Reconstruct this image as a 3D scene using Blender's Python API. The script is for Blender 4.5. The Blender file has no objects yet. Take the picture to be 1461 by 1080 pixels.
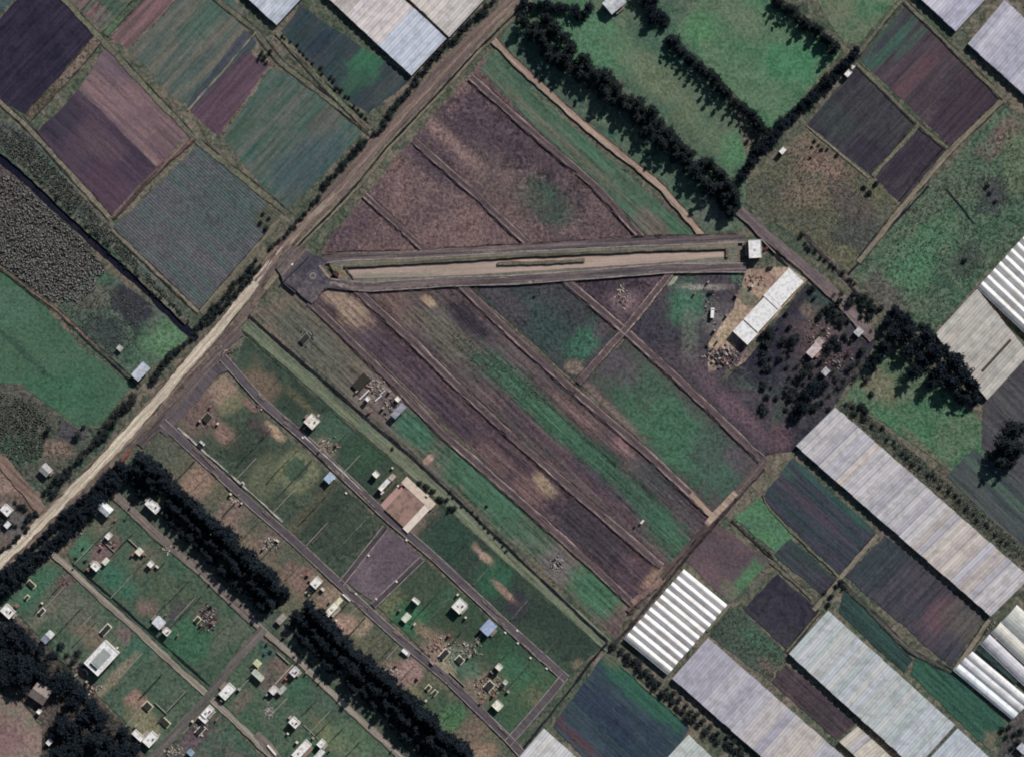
import bpy, bmesh, math, random
from mathutils import Vector, Matrix
from mathutils.geometry import tessellate_polygon

random.seed(7)
SC = bpy.context.scene
COL = SC.collection
S = 0.5                      # metres on the ground per pixel of the survey grid
A, B = -43.0, 47.0           # the two directions of the field grid, degrees

# ------------------------------------------------------------------ camera, light, exposure
cam = bpy.data.cameras.new('camera')
camo = bpy.data.objects.new('camera', cam)
COL.objects.link(camo)
HC = 1900.0
camo.location = (0, 0, HC)
cam.sensor_fit = 'HORIZONTAL'
cam.sensor_width = 36
cam.lens = 36 * HC / (1461 * S)
cam.clip_start = 10
cam.clip_end = 9000
SC.camera = camo

SUN_EL, SUN_AZ = 38.0, 36.0   # azimuth clockwise from +Y (north, top of the frame)
wd = bpy.data.worlds.new('World')
SC.world = wd
wd.use_nodes = True
nt = wd.node_tree
sky = nt.nodes.new('ShaderNodeTexSky')
sky.sky_type = 'NISHITA'
sky.sun_disc = False
sky.sun_elevation = math.radians(SUN_EL)
sky.sun_rotation = math.radians(SUN_AZ)
nt.links.new(sky.outputs[0], nt.nodes['Background'].inputs[0])
nt.nodes['Background'].inputs[1].default_value = 0.05
sl = bpy.data.lights.new('sun', 'SUN')
sl.energy = 4.25
sl.angle = math.radians(0.5)
sl.color = (1.0, 0.95, 0.89)
so = bpy.data.objects.new('sun', sl)
COL.objects.link(so)
az, el = math.radians(SUN_AZ), math.radians(SUN_EL)
SUNV = Vector((math.sin(az) * math.cos(el), math.cos(az) * math.cos(el), math.sin(el)))
so.rotation_euler = SUNV.to_track_quat('Z', 'Y').to_euler()
so.location = SUNV * 500
SC.view_settings.view_transform = 'Standard'
SC.view_settings.look = 'None'
SC.view_settings.exposure = 0
SC.view_settings.gamma = 1
SC.cycles.pixel_filter_type = 'BLACKMAN_HARRIS'
SC.cycles.filter_width = 1.9
SC.cycles.max_bounces = 5

ILL = (0.90, 0.89, 0.88)      # light a level surface gets, for turning a seen colour into a base colour

# ------------------------------------------------------------------ helpers
def P(u, v, z=0.0):
    return Vector(((u - 730.5) * S, (540 - v) * S, z))

def lin(c):
    c /= 255.0
    return c / 12.92 if c <= 0.04045 else ((c + 0.055) / 1.055) ** 2.4

def C(r, g=None, b=None):
    if g is None:
        r, g, b = r
    if g > max(r, b) and g - min(r, b) > 8:      # this survey's greens lean towards blue
        g = g - 0.08 * (g - (r + b) / 2)
        b = b + 0.22 * (g - b)
    elif g < min(r, b):
        g = g + 0.22 * (min(r, b) - g)
    elif r > g > b and r - b > 24:
        b = b + 0.3 * (r - b - 24)
        r = r - 0.10 * (r - b)
    return tuple(min(0.85, lin(x) / k) for x, k in zip((r, g, b), ILL)) + (1.0,)

class NB:
    """small node-tree builder"""
    def __init__(s, name):
        s.m = bpy.data.materials.new(name)
        s.m.use_nodes = True
        s.t = s.m.node_tree
        s.bsdf = s.t.nodes['Principled BSDF']
        s.bsdf.inputs['Roughness'].default_value = 0.95
        s.bsdf.inputs['Specular IOR Level'].default_value = 0.1
    def n(s, typ, **kw):
        nd = s.t.nodes.new(typ)
        for k, v in kw.items():
            setattr(nd, k, v)
        return nd
    def put(s, sock, v):
        if isinstance(v, bpy.types.NodeSocket):
            s.t.links.new(v, sock)
        else:
            sock.default_value = v
    def math(s, op, a, b=0.0, clamp=False):
        nd = s.n('ShaderNodeMath', operation=op, use_clamp=clamp)
        s.put(nd.inputs[0], a); s.put(nd.inputs[1], b)
        return nd.outputs[0]
    def vec(s, op, a, b=(0, 0, 0)):
        nd = s.n('ShaderNodeVectorMath', operation=op)
        s.put(nd.inputs[0], a)
        if op != 'LENGTH':
            s.put(nd.inputs[1], b)
        return nd.outputs['Value' if op == 'LENGTH' else 'Vector']
    def rot(s, v, deg):
        nd = s.n('ShaderNodeVectorRotate', rotation_type='Z_AXIS')
        s.put(nd.inputs['Vector'], v)
        nd.inputs['Angle'].default_value = math.radians(deg)
        return nd.outputs[0]
    def noise(s, v, scale, detail=3, rough=0.6, dist=0.0, dim='2D'):
        nd = s.n('ShaderNodeTexNoise', noise_dimensions=dim)
        s.put(nd.inputs['Vector'], v)
        nd.inputs['Scale'].default_value = scale
        nd.inputs['Detail'].default_value = detail
        nd.inputs['Roughness'].default_value = rough
        nd.inputs['Distortion'].default_value = dist
        return nd.outputs['Fac']
    def rng(s, f, a, b, c=0.0, d=1.0, smooth=True):
        nd = s.n('ShaderNodeMapRange', interpolation_type='SMOOTHSTEP' if smooth else 'LINEAR')
        s.put(nd.inputs[0], f)
        for i, x in enumerate((a, b, c, d)):
            nd.inputs[i + 1].default_value = x
        return nd.outputs[0]
    def mix(s, f, a, b, blend='MIX'):
        nd = s.n('ShaderNodeMix', data_type='RGBA', blend_type=blend)
        s.put(nd.inputs[0], f); s.put(nd.inputs[6], a); s.put(nd.inputs[7], b)
        return nd.outputs[2]
    def bump(s, h, dist, strength=1.0):
        nd = s.n('ShaderNodeBump')
        s.put(nd.inputs['Height'], h)
        nd.inputs['Distance'].default_value = dist
        nd.inputs['Strength'].default_value = strength
        s.t.links.new(nd.outputs[0], s.bsdf.inputs['Normal'])
    def done(s, col):
        s.put(s.bsdf.inputs['Base Color'], col)
        return s.m

def gmat(name, c1, c2, row=None, width=3.0, ramp=0.5, blobs=(), grain=0.35, big=0.02, mid=0.12, bump=0.35,
         furrow=0.0, famp=0.25, c3=None):
    """soil / grass / crop ground: two tones mixed by large and middling noise, streaks along the rows, and patches of other cover"""
    b = NB(name)
    pos = b.n('ShaderNodeNewGeometry').outputs['Position']
    c1, c2 = (tuple(max(18, (x + y) / 2 + (x - y) * 0.7) for x, y in zip(p_, q_)) for p_, q_ in ((c1, c2), (c2, c1)))
    off = (random.uniform(-500, 500), random.uniform(-500, 500), 0)
    p = b.vec('ADD', pos, off)
    n1 = b.noise(p, big, 4, 0.65, 0.6)
    n2 = b.noise(p, mid, 5, 0.7, 0.8)
    n3 = b.noise(p, 0.42, 4, 0.8)
    f = b.math('ADD', b.math('MULTIPLY', n1, 0.55), b.math('MULTIPLY', n2, 0.45))
    if row is not None:
        q = b.vec('MULTIPLY', b.rot(p, -row), (0.012, 1.0 / width, 0))
        n4 = b.noise(q, 1.0, 4, 0.7)
        f = b.math('ADD', b.math('MULTIPLY', f, 1 - ramp), b.math('MULTIPLY', n4, ramp))
    f = b.rng(f, 0.38, 0.62)
    col = b.mix(f, C(c1), C(c2))
    if c3:
        col = b.mix(b.rng(b.noise(p, mid * 1.7, 5, 0.7, 0.5), 0.52, 0.66), col, C(c3))
    if blobs:
        wob = b.math('ADD', b.math('MULTIPLY', b.math('SUBTRACT', n2, 0.5), 3.0), b.math('MULTIPLY', b.math('SUBTRACT', n3, 0.5), 1.3))
        wn = b.noise(p, 0.05, 5, 0.75, 0.5)
        wob = b.math('ADD', wob, b.math('MULTIPLY', b.math('SUBTRACT', wn, 0.5), 3.0))
    for bl in blobs:
        u, v, ru, rv, ang, cc = bl[:6]
        st = bl[6] if len(bl) > 6 else 0.9
        soft = bl[7] if len(bl) > 7 else 0.3
        c = P(u, v)
        q = b.vec('SUBTRACT', pos, tuple(c))
        q = b.vec('MULTIPLY', b.rot(q, -ang), (1 / (ru * S), 1 / (rv * S), 0))
        sx = b.n('ShaderNodeSeparateXYZ')
        b.put(sx.inputs[0], b.vec('ABSOLUTE', q))
        d = b.math('POWER', b.math('ADD', b.math('POWER', sx.outputs[0], 3.0), b.math('POWER', sx.outputs[1], 3.0)), 1 / 3)
        d = b.math('ADD', d, b.math('MULTIPLY', wob, min(0.75, soft * 1.3)))
        k = b.rng(d, 1 - soft, 1 + soft, st, 0.0)
        k2 = b.math('MULTIPLY', k, b.rng(n3, 0.2, 0.6, 0.72, 1.0))
        col = b.mix(k2, col, C(cc))
    if furrow:
        q = b.rot(p, -row)
        w = b.n('ShaderNodeTexWave', wave_type='BANDS', bands_direction='Y')
        b.put(w.inputs['Vector'], q)
        w.inputs['Scale'].default_value = 0.314 / furrow
        w.inputs['Distortion'].default_value = 0.6
        w.inputs['Detail'].default_value = 2
        w.inputs['Detail Scale'].default_value = 0.3
        col = b.mix(b.math('MULTIPLY', w.outputs['Fac'], famp), col, b.mix(1.0, col, (0.35, 0.35, 0.38, 1), 'MULTIPLY'))
    g = b.math('ADD', b.math('MULTIPLY', n3, 0.62), b.math('MULTIPLY', n2, 0.38))
    if row is not None and not furrow:
        g = b.math('ADD', b.math('MULTIPLY', g, 0.5), b.math('MULTIPLY', b.noise(b.vec('MULTIPLY', b.rot(p, -row), (0.018, 0.42, 0)), 1.0, 4, 0.85), 0.5))
    gk = grain * (1.35 if row is None else 1.7)
    g = b.rng(g, 0.38, 0.62, 1 - gk, 1 + gk, False)
    gc = b.n('ShaderNodeCombineColor')
    for i in range(3):
        b.put(gc.inputs[i], g)
    col = b.mix(1.0, col, gc.outputs[0], 'MULTIPLY')
    if bump:
        b.bump(b.math('ADD', n3, b.math('MULTIPLY', n2, 0.8)), bump)
    return b.done(col)

def smat(name, c, c2=None, rough=0.8, spec=0.3, scale=0.4, amt=0.5, wave=0.0, wang=0.0, wamp=0.25, metal=0.0, space='pos', bump=0.0):
    """solid things: one tone weathered towards another, optional corrugation"""
    b = NB(name)
    b.bsdf.inputs['Roughness'].default_value = rough
    b.bsdf.inputs['Specular IOR Level'].default_value = spec
    b.bsdf.inputs['Metallic'].default_value = metal
    if space == 'obj':
        pos = b.n('ShaderNodeTexCoord').outputs['Object']
    else:
        pos = b.n('ShaderNodeNewGeometry').outputs['Position']
    c2 = c2 or tuple(x * 0.75 for x in c)
    n = b.noise(pos, scale, 4, 0.65, 0.3, '3D')
    col = b.mix(b.math('MULTIPLY', b.rng(n, 0.4, 0.68), amt), C(c), C(c2))
    if wave:
        w = b.n('ShaderNodeTexWave', wave_type='BANDS', bands_direction='X')
        b.put(w.inputs['Vector'], b.rot(pos, -wang))
        w.inputs['Scale'].default_value = 0.314 / wave
        w.inputs['Distortion'].default_value = 0.2
        col = b.mix(b.math('MULTIPLY', w.outputs['Fac'], wamp), col, C(tuple(x * 0.7 for x in c)))
    if bump:
        b.bump(n, bump)
    return b.done(col)

def new_obj(name, me, mat=None, parent=None):
    o = bpy.data.objects.new(name, me)
    COL.objects.link(o)
    if mat is not None and not me.materials:
        me.materials.append(mat)
    if parent is not None:
        o.parent = parent
    return o

def bm_obj(name, bm, mat, parent=None, smooth=False):
    me = bpy.data.meshes.new(name)
    bm.normal_update()
    bm.to_mesh(me)
    bm.free()
    if smooth:
        for p in me.polygons:
            p.use_smooth = True
    return new_obj(name, me, mat, parent)

def tag(o, label=None, cat=None, group=None, kind=None):
    for k, v in (('label', label), ('category', cat), ('group', group), ('kind', kind)):
        if v:
            o[k] = v
    return o

def thing(name, label, cat, loc, rot=0.0, group=None):
    o = bpy.data.objects.new(name, None)
    o.empty_display_size = 0.5
    COL.objects.link(o)
    o.location = loc
    o.rotation_euler = (0, 0, math.radians(rot))
    return tag(o, label, cat, group)

def box(bm, x0, x1, y0, y1, z0, z1, M=None):
    vs = [bm.verts.new((x, y, z)) for z in (z0, z1) for x, y in ((x0, y0), (x1, y0), (x1, y1), (x0, y1))]
    for f in ((3, 2, 1, 0), (4, 5, 6, 7), (0, 1, 5, 4), (1, 2, 6, 5), (2, 3, 7, 6), (3, 0, 4, 7)):
        bm.faces.new([vs[i] for i in f])
    if M is not None:
        for v in vs:
            v.co = M @ v.co
    return vs

def pbox(name, dims, mat, parent):
    bm = bmesh.new()
    box(bm, *dims)
    return bm_obj(name, bm, mat, parent)

LZ = [0.02]
def nextz(step=0.006):
    LZ[0] += step
    return LZ[0]

def rough_edge(pts, step=4.0, amp=0.6, closed=True):
    """points (world) with the edges broken up into small irregular steps"""
    out = []
    n = len(pts)
    for i in range(n if closed else n - 1):
        a, c = pts[i], pts[(i + 1) % n]
        d = c - a
        L = d.length
        k = max(1, int(L / step))
        nn = Vector((-d.y, d.x, 0)).normalized() if L > 0 else Vector()
        w = 0.0
        for j in range(k):
            w = 0.6 * w + random.uniform(-amp, amp) * (0 if j == 0 and not closed else 1)
            out.append(a + d * (j / k) + nn * w)
    if not closed:
        out.append(pts[-1].copy())
    return out

def sheet(name, poly, mat, kind='structure', amp=0.6, z=None):
    pts = rough_edge([P(u, v) for u, v in poly], 4.0, amp)
    z = nextz() if z is None else z
    tris = tessellate_polygon([pts])
    me = bpy.data.meshes.new(name)
    me.from_pydata([(p.x, p.y, z) for p in pts], [], [tuple(t) for t in tris])
    me.update()
    if me.polygons and sum(p.normal.z * p.area for p in me.polygons) < 0:
        me.flip_normals()
    o = new_obj(name, me, mat)
    tag(o, kind=kind)
    return o

def strip_pts(line, step=3.0):
    """resampled centre line with side normals"""
    pts = [P(u, v) for u, v in line]
    out = []
    for i in range(len(pts) - 1):
        d = pts[i + 1] - pts[i]
        k = max(1, int(d.length / step))
        out += [pts[i] + d * (j / k) for j in range(k)]
    out.append(pts[-1])
    for _ in range(3):
        out = [out[0]] + [(out[i - 1] + out[i] * 2 + out[i + 1]) / 4 for i in range(1, len(out) - 1)] + [out[-1]]
    nrm = []
    for i in range(len(out)):
        d = out[min(i + 1, len(out) - 1)] - out[max(i - 1, 0)]
        nrm.append(Vector((-d.y, d.x, 0)).normalized())
    return out, nrm

def strip(name, line, wpx, mat, amp=0.35, off=0.0, z=None, h=0.0, kind='structure', prof=None):
    """a ribbon along a line; width and offset in grid pixels (offset positive = left of travel);
    with h a low bank or kerb of that height"""
    pts, nrm = strip_pts(line)
    z = nextz() if z is None else z
    w = wpx * S / 2
    bm = bmesh.new()
    if h:
        cross = prof or [(-1, 0.0), (-0.9, h), (0.9, h), (1, 0.0)]
    else:
        cross = [(-1, 0), (1, 0)]
    rows = []
    wl = wr = 0.0
    for p, n in zip(pts, nrm):
        wl = 0.6 * wl + random.uniform(-amp, amp)
        wr = 0.6 * wr + random.uniform(-amp, amp)
        r = []
        for t, hh in cross:
            ww = wl if t < 0 else wr
            q = p + n * (off * S + t * w + ww * abs(t))
            r.append(bm.verts.new((q.x, q.y, z + hh * (1 if not prof else random.uniform(0.75, 1.2)))))
        rows.append(r)
    for r0, r1 in zip(rows, rows[1:]):
        for i in range(len(cross) - 1):
            bm.faces.new((r0[i], r1[i], r1[i + 1], r0[i + 1]))
    bmesh.ops.recalc_face_normals(bm, faces=bm.faces)
    o = bm_obj(name, bm, mat)
    me = o.data
    if sum(p.normal.z * p.area for p in me.polygons) < 0:
        me.flip_normals()
    return tag(o, kind=kind)

# ------------------------------------------------------------------ ground, fields
OLIVE = (92, 90, 78)
m_base = gmat('verge_grass', (78, 86, 70), (104, 97, 86), grain=0.4, mid=0.1, big=0.015, bump=0.5, c3=(70, 84, 66))
me = bpy.data.meshes.new('ground')
R_ = 4500
me.from_pydata([(-R_, -R_, 0), (R_, -R_, 0), (R_, R_, 0), (-R_, R_, 0)], [], [(0, 1, 2, 3)])
tag(new_obj('ground', me, m_base), kind='structure')

GR = (72, 100, 74)       # pasture green
DG = (54, 68, 56)        # dull green
PU = (80, 67, 73)        # purple brown soil
DP = (46, 42, 55)        # dark wet soil
TAN = (150, 126, 106)
PINK = (128, 103, 98)

def field(name, poly, c1, c2, amp=0.6, **kw):
    return sheet(name, poly, gmat(name + '_cover', c1, c2, **kw), amp=amp)

# --- north-west fields
field('ploughed_field', [(30, -6), (86, -6), (136, 53), (36, 164), (-6, 141), (-6, 34)], (40, 36, 52), (50, 44, 60), row=B, ramp=0.4, grain=0.2)
field('crop_field', [(-6, -6), (24, -6), (-6, 26)], (52, 70, 74), (70, 84, 84), grain=0.2)
field('fallow_field', [(90, -6), (190, -6), (149, 43), (137, 36)], (104, 88, 88), (88, 92, 82), row=B, width=5, ramp=0.7, blobs=[(165, 8, 12, 40, B, (62, 84, 66))])
field('fallow_field', [(203, -6), (256, -6), (182, 72), (157, 54)], (122, 94, 98), (102, 84, 86), row=B, width=4, ramp=0.6, grain=0.2)
field('crop_field', [(259, -6), (330, -6), (362, 38), (268, 148), (245, 138), (186, 74)], (78, 90, 84), (98, 98, 90), row=B, width=6, ramp=0.75, grain=0.2,
      blobs=[(300, 18, 60, 18, B, (66, 96, 80), 0.6)])
field('crop_field', [(350, 42), (366, 62), (274, 160), (266, 150)], (56, 68, 74), (76, 74, 84), row=B, width=3, ramp=0.7, grain=0.2)
field('ploughed_field', [(352, 74), (384, 92), (312, 196), (272, 160)], (92, 70, 84), (76, 60, 74), row=B, width=3, ramp=0.6, grain=0.2)
field('crop_field', [(386, 98), (426, 112), (518, 188), (412, 300), (386, 280), (318, 198)], (68, 90, 80), (86, 92, 86), row=B, width=5, ramp=0.7, grain=0.22,
      blobs=[(440, 230, 60, 30, B, (62, 80, 88), 0.6), (470, 170, 40, 16, B, (92, 92, 84), 0.6), (340, 190, 30, 10, B, (60, 84, 66), 0.7)])
field('ploughed_field', [(154, 64), (270, 190), (226, 240), (112, 128)], (124, 102, 104), (108, 88, 96), row=A, width=4, ramp=0.5, grain=0.2,
      blobs=[(150, 90, 40, 22, A, (92, 78, 90), 0.7), (240, 210, 30, 20, A, (94, 76, 84), 0.6)])
field('ploughed_field', [(112, 128), (226, 240), (158, 306), (50, 193)], (78, 62, 76), (66, 54, 70), row=A, width=5, ramp=0.4, grain=0.2,
      blobs=[(85, 165, 34, 30, A, (52, 48, 62), 0.8), (135, 205, 30, 16, A, (100, 82, 88), 0.5, 0.6), (150, 270, 40, 30, A, (80, 58, 74), 0.7)])
field('crop_field', [(288, 203), (400, 311), (286, 444), (161, 326)], (100, 98, 104), (86, 98, 96), row=A, width=3, ramp=0.5, grain=0.2, furrow=1.95, famp=0.7,
      blobs=[(340, 290, 50, 40, A, (78, 96, 88), 0.5), (382, 310, 14, 18, A, (92, 92, 78), 0.9), (200, 330, 60, 12, A, (98, 94, 98), 0.6)])
field('crop_field', [(428, 8), (588, 114), (526, 162), (505, 150), (398, 48)], (48, 64, 68), (58, 66, 70), row=B, width=6, ramp=0.8, grain=0.2,
      blobs=[(522, 88, 34, 20, B, (58, 106, 70), 0.95, 0.5), (500, 125, 30, 12, B, (56, 84, 66), 0.8), (455, 62, 22, 9, B, (40, 52, 64), 0.8), (560, 118, 40, 10, B, (74, 80, 80), 0.7)])
# --- strip of rough crop, maize and pasture west of the dirt road
field('rough_grass', [(-6, 168), (42, 190), (152, 318), (272, 452), (268, 470), (198, 396), (48, 258), (-6, 214)], (78, 90, 82), (96, 96, 88), row=A, width=3, ramp=0.3, grain=0.5, mid=0.25, bump=0.9,
      blobs=[(20, 190, 40, 20, A, (84, 88, 90), 0.7)])
field('maize_field', [(-6, 232), (34, 258), (128, 352), (150, 380), (134, 430), (78, 432), (-6, 378)], (84, 82, 80), (60, 64, 60), grain=0.5, mid=0.25, bump=1.0,
      blobs=[(10, 260, 40, 30, A, (96, 82, 84), 0.7), (110, 390, 30, 25, 0, (86, 78, 80), 0.6)])
field('pasture', [(-6, 380), (56, 430), (112, 490), (150, 522), (190, 548), (146, 606), (110, 610), (30, 548), (-6, 544)], GR, (64, 94, 68), grain=0.3, mid=0.16,
      blobs=[(10, 440, 40, 30, 0, (76, 104, 84), 0.5), (90, 560, 50, 30, 0, (60, 100, 68), 0.7), (30, 500, 60, 4, A, (50, 72, 58), 0.7)])
field('rough_grass', [(134, 380), (160, 392), (214, 432), (268, 478), (262, 498), (206, 526), (176, 540), (112, 486), (80, 440)], (70, 96, 74), (82, 92, 80), grain=0.4, bump=0.7,
      blobs=[(185, 435, 34, 26, A, (54, 52, 62), 0.95, 0.35), (150, 475, 40, 22, A, (58, 66, 66), 0.9, 0.4), (238, 480, 36, 24, B, (88, 122, 82), 0.9), (130, 425, 30, 18, 0, (98, 92, 86), 0.7), (120, 500, 24, 5, A, (110, 92, 84), 0.7)])
field('rough_grass', [(-6, 546), (30, 550), (110, 612), (148, 608), (186, 570), (150, 640), (70, 712), (40, 690), (-6, 640)], (70, 88, 70), (84, 84, 76), grain=0.5, bump=0.9,
      blobs=[(20, 580, 30, 40, 0, (88, 84, 80), 0.8), (80, 640, 26, 12, 0, (124, 104, 92), 0.8), (30, 640, 30, 20, 0, (66, 96, 70), 0.8), (105, 615, 20, 16, 0, (70, 68, 76), 0.8)])
field('bare_soil', [(-6, 664), (34, 690), (58, 716), (56, 742), (-6, 795)], (112, 94, 84), (88, 82, 76), grain=0.4,
      blobs=[(12, 690, 30, 14, 0, (140, 116, 104), 0.9), (20, 745, 40, 20, A, (84, 84, 86), 0.7)])
# --- pastures in the north-east
field('pasture', [(690, 84), (712, 66), (745, -6), (900, -6), (1010, -6), (1068, 240), (1058, 330), (1002, 336), (880, 212)], (70, 96, 74), (84, 100, 78), grain=0.3,
      blobs=[(850, 60, 60, 40, A, (78, 120, 82), 0.8), (935, 110, 70, 20, A, (106, 118, 86), 0.75, 0.5), (1010, 190, 60, 16, A, (100, 114, 84), 0.5, 0.5), (1050, 215, 24, 24, 0, (80, 122, 78), 0.8),
             (800, 130, 60, 14, A, (70, 88, 76), 0.7), (1020, 300, 30, 26, A, (96, 100, 92), 0.8), (760, 90, 30, 40, 0, (64, 84, 72), 0.6)])
field('pasture', [(962, 42), (1010, -6), (1112, -6), (1200, 74), (1064, 236), (1100, 190)], (74, 112, 76), (86, 112, 80), grain=0.28,
      blobs=[(1050, 20, 50, 18, A, (98, 112, 86), 0.7, 0.5), (1130, 90, 40, 30, 0, (64, 120, 76), 0.7), (1080, 120, 60, 24, A, (90, 116, 84), 0.5), (1000, 40, 24, 20, 0, (78, 124, 76), 0.7)])
field('pasture', [(1160, -6), (1288, -6), (1226, 62), (1204, 62)], (76, 112, 76), (92, 108, 80), grain=0.28, blobs=[(1190, 10, 30, 18, 0, (104, 110, 84), 0.7)])
field('crop_field', [(1292, 8), (1428, 140), (1356, 208), (1226, 84)], (66, 58, 66), (76, 64, 72), row=B, width=6, ramp=0.8, grain=0.2,
      blobs=[(1262, 66, 60, 14, B, (60, 92, 76), 0.9), (1276, 44, 60, 5, B, (62, 56, 68), 0.8), (1310, 50, 50, 6, B, (70, 90, 78), 0.7), (1305, 110, 60, 12, B, (92, 68, 76), 0.7), (1380, 148, 66, 34, B, (58, 47, 60), 0.8)])
field('ploughed_field', [(1222, 96), (1306, 176), (1242, 250), (1150, 178)], (54, 52, 60), (62, 62, 66), row=B, width=5, grain=0.25, blobs=[(1190, 170, 40, 20, A, (60, 70, 68), 0.6), (1240, 220, 40, 20, A, (52, 46, 58), 0.7)])
field('ploughed_field', [(1312, 182), (1352, 214), (1286, 290), (1248, 252)], (54, 46, 58), (62, 54, 64), row=B, width=4, grain=0.25)
field('rough_grass', [(1066, 262), (1150, 182), (1242, 254), (1284, 294), (1216, 384), (1160, 352), (1064, 290)], (96, 96, 78), (84, 86, 74), grain=0.45, bump=0.8, mid=0.15,
      blobs=[(1170, 230, 46, 20, A, (140, 112, 96), 0.85, 0.6), (1150, 275, 30, 24, 0, (128, 108, 92), 0.7, 0.6), (1230, 330, 40, 26, 0, (70, 74, 72), 0.8), (1215, 290, 20, 40, B, (88, 76, 78), 0.6)])
field('rough_grass', [(1432, 150), (1467, 178), (1467, 330), (1336, 470), (1290, 470), (1214, 392), (1290, 300), (1330, 262)], (72, 98, 74), (86, 100, 78), grain=0.45, bump=0.8, mid=0.14,
      blobs=[(1430, 195, 34, 14, B, (122, 96, 92), 0.8, 0.6), (1415, 280, 18, 24, 0, (62, 62, 68), 0.85, 0.5), (1310, 370, 60, 30, B, (80, 124, 84), 0.8, 0.5), (1450, 230, 20, 40, 0, (98, 112, 80), 0.7),
             (1260, 420, 40, 20, A, (92, 82, 82), 0.7), (1380, 370, 26, 18, B, (66, 74, 70), 0.8)])
# --- centre: the big subdivided block of purplish soil
field('bare_soil', [(690, 84), (1003, 338), (905, 346), (600, 360), (458, 364), (470, 340), (560, 232)], (112, 92, 92), (84, 70, 76), grain=0.45, mid=0.13, bump=0.6, c3=(118, 100, 96),
      blobs=[(782, 288, 46, 28, A, (58, 78, 66), 1.0, 0.4), (700, 185, 60, 34, A, (74, 60, 72), 0.9, 0.5), (620, 235, 40, 20, A, (72, 62, 74), 0.7, 0.5), (500, 320, 30, 26, 0, (88, 72, 80), 0.6, 0.5),
             (720, 262, 26, 70, B, (98, 88, 84), 0.5, 0.5), (850, 310, 50, 26, A, (92, 78, 80), 0.7, 0.5), (640, 200, 60, 8, A, (136, 112, 106), 0.8, 0.6), (765, 215, 80, 26, A, (70, 60, 68), 0.85, 0.6)])
field('grass_plot', [(684, 100), (700, 80), (996, 336), (920, 336)], (70, 98, 74), (80, 98, 78), row=A, width=4, ramp=0.4, grain=0.3, blobs=[(930, 320, 30, 14, A, (104, 92, 88), 0.8), (800, 200, 120, 5, A, (106, 96, 86), 0.6), (850, 215, 40, 12, A, (66, 100, 72), 0.6)])
field('bare_soil', [(365, 448), (416, 418), (446, 424), (902, 862), (880, 912)], (104, 96, 86), (88, 86, 78), grain=0.4, row=A, width=5, ramp=0.4,
      blobs=[(440, 490, 60, 26, A, (86, 90, 78), 0.8, 0.5), (545, 570, 50, 26, A, (104, 94, 92), 0.9, 0.3), (592, 614, 34, 20, A, (60, 98, 74), 0.95), (628, 650, 16, 24, A, (100, 90, 86), 0.8),
             (690, 700, 90, 26, A, (60, 98, 70), 0.9), (760, 770, 40, 22, A, (74, 96, 76), 0.8), (795, 805, 26, 20, A, (104, 100, 100), 0.8), (850, 845, 44, 24, A, (64, 104, 72), 0.95), (888, 890, 22, 20, B, (96, 80, 82), 0.9, 0.5),
             (612, 655, 8, 5, B, (172, 140, 120), 0.9), (395, 435, 20, 12, B, (110, 98, 88), 0.7)])
field('bare_soil', [(446, 424), (470, 408), (508, 412), (948, 810), (905, 862)], (84, 68, 74), (70, 58, 68), grain=0.4, row=A, width=4, ramp=0.3, mid=0.13, bump=0.6, c3=(96, 80, 82),
      blobs=[(492, 438, 46, 17, A, (146, 124, 104), 0.95, 0.45), (540, 500, 40, 20, A, (78, 64, 76), 0.8), (610, 560, 70, 10, A, (92, 76, 82), 0.7), (700, 655, 40, 18, A, (104, 86, 84), 0.8, 0.5), (775, 692, 9, 22, B, (156, 134, 104), 0.95, 0.4),
             (750, 700, 24, 20, A, (116, 92, 90), 0.8, 0.5), (840, 760, 60, 26, A, (60, 54, 62), 0.9, 0.4), (640, 590, 60, 14, A, (62, 54, 66), 0.7, 0.5), (932, 826, 24, 10, B, (150, 120, 96), 0.9, 0.5)])
field('bare_soil', [(514, 414), (654, 408), (800, 545), (1012, 736), (970, 806), (950, 812)], (98, 82, 84), (74, 66, 72), grain=0.42, row=A, width=5, ramp=0.28, mid=0.13, bump=0.6, c3=(84, 84, 78),
      blobs=[(560, 430, 50, 22, A, (108, 90, 86), 0.8, 0.5), (640, 480, 60, 24, A, (98, 96, 86), 0.8, 0.6), (672, 462, 34, 14, A, (58, 52, 64), 0.9, 0.5), (710, 530, 40, 26, A, (72, 84, 76), 0.7, 0.5), (790, 600, 130, 17, A, (62, 98, 70), 0.95, 0.35),
             (900, 700, 110, 18, A, (62, 92, 70), 0.9, 0.4), (955, 765, 36, 22, A, (62, 96, 70), 0.9, 0.5), (860, 640, 120, 6, A, (48, 56, 52), 0.6, 0.5), (895, 640, 26, 8, A, (150, 114, 110), 0.8, 0.6), (820, 590, 40, 10, A, (116, 94, 90), 0.7, 0.6),
             (800, 650, 140, 7, A, (84, 66, 76), 0.7, 0.5), (930, 670, 40, 18, A, (68, 72, 74), 0.8, 0.5), (600, 540, 60, 16, A, (84, 70, 78), 0.6), (612, 430, 6, 12, B, (162, 136, 104), 0.95), (860, 690, 60, 8, A, (66, 58, 70), 0.7)])
field('bare_soil', [(664, 406), (800, 398), (888, 472), (822, 544)], (70, 70, 72), (58, 62, 64), grain=0.45, mid=0.12, bump=0.6,
      blobs=[(830, 490, 26, 18, B, (64, 112, 82), 0.9, 0.5), (780, 470, 50, 26, A, (54, 74, 68), 0.8, 0.5), (720, 430, 50, 14, A, (72, 66, 74), 0.7), (820, 525, 14, 10, 0, (132, 112, 100), 0.8), (870, 460, 30, 10, B, (86, 72, 80), 0.7)])
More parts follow.
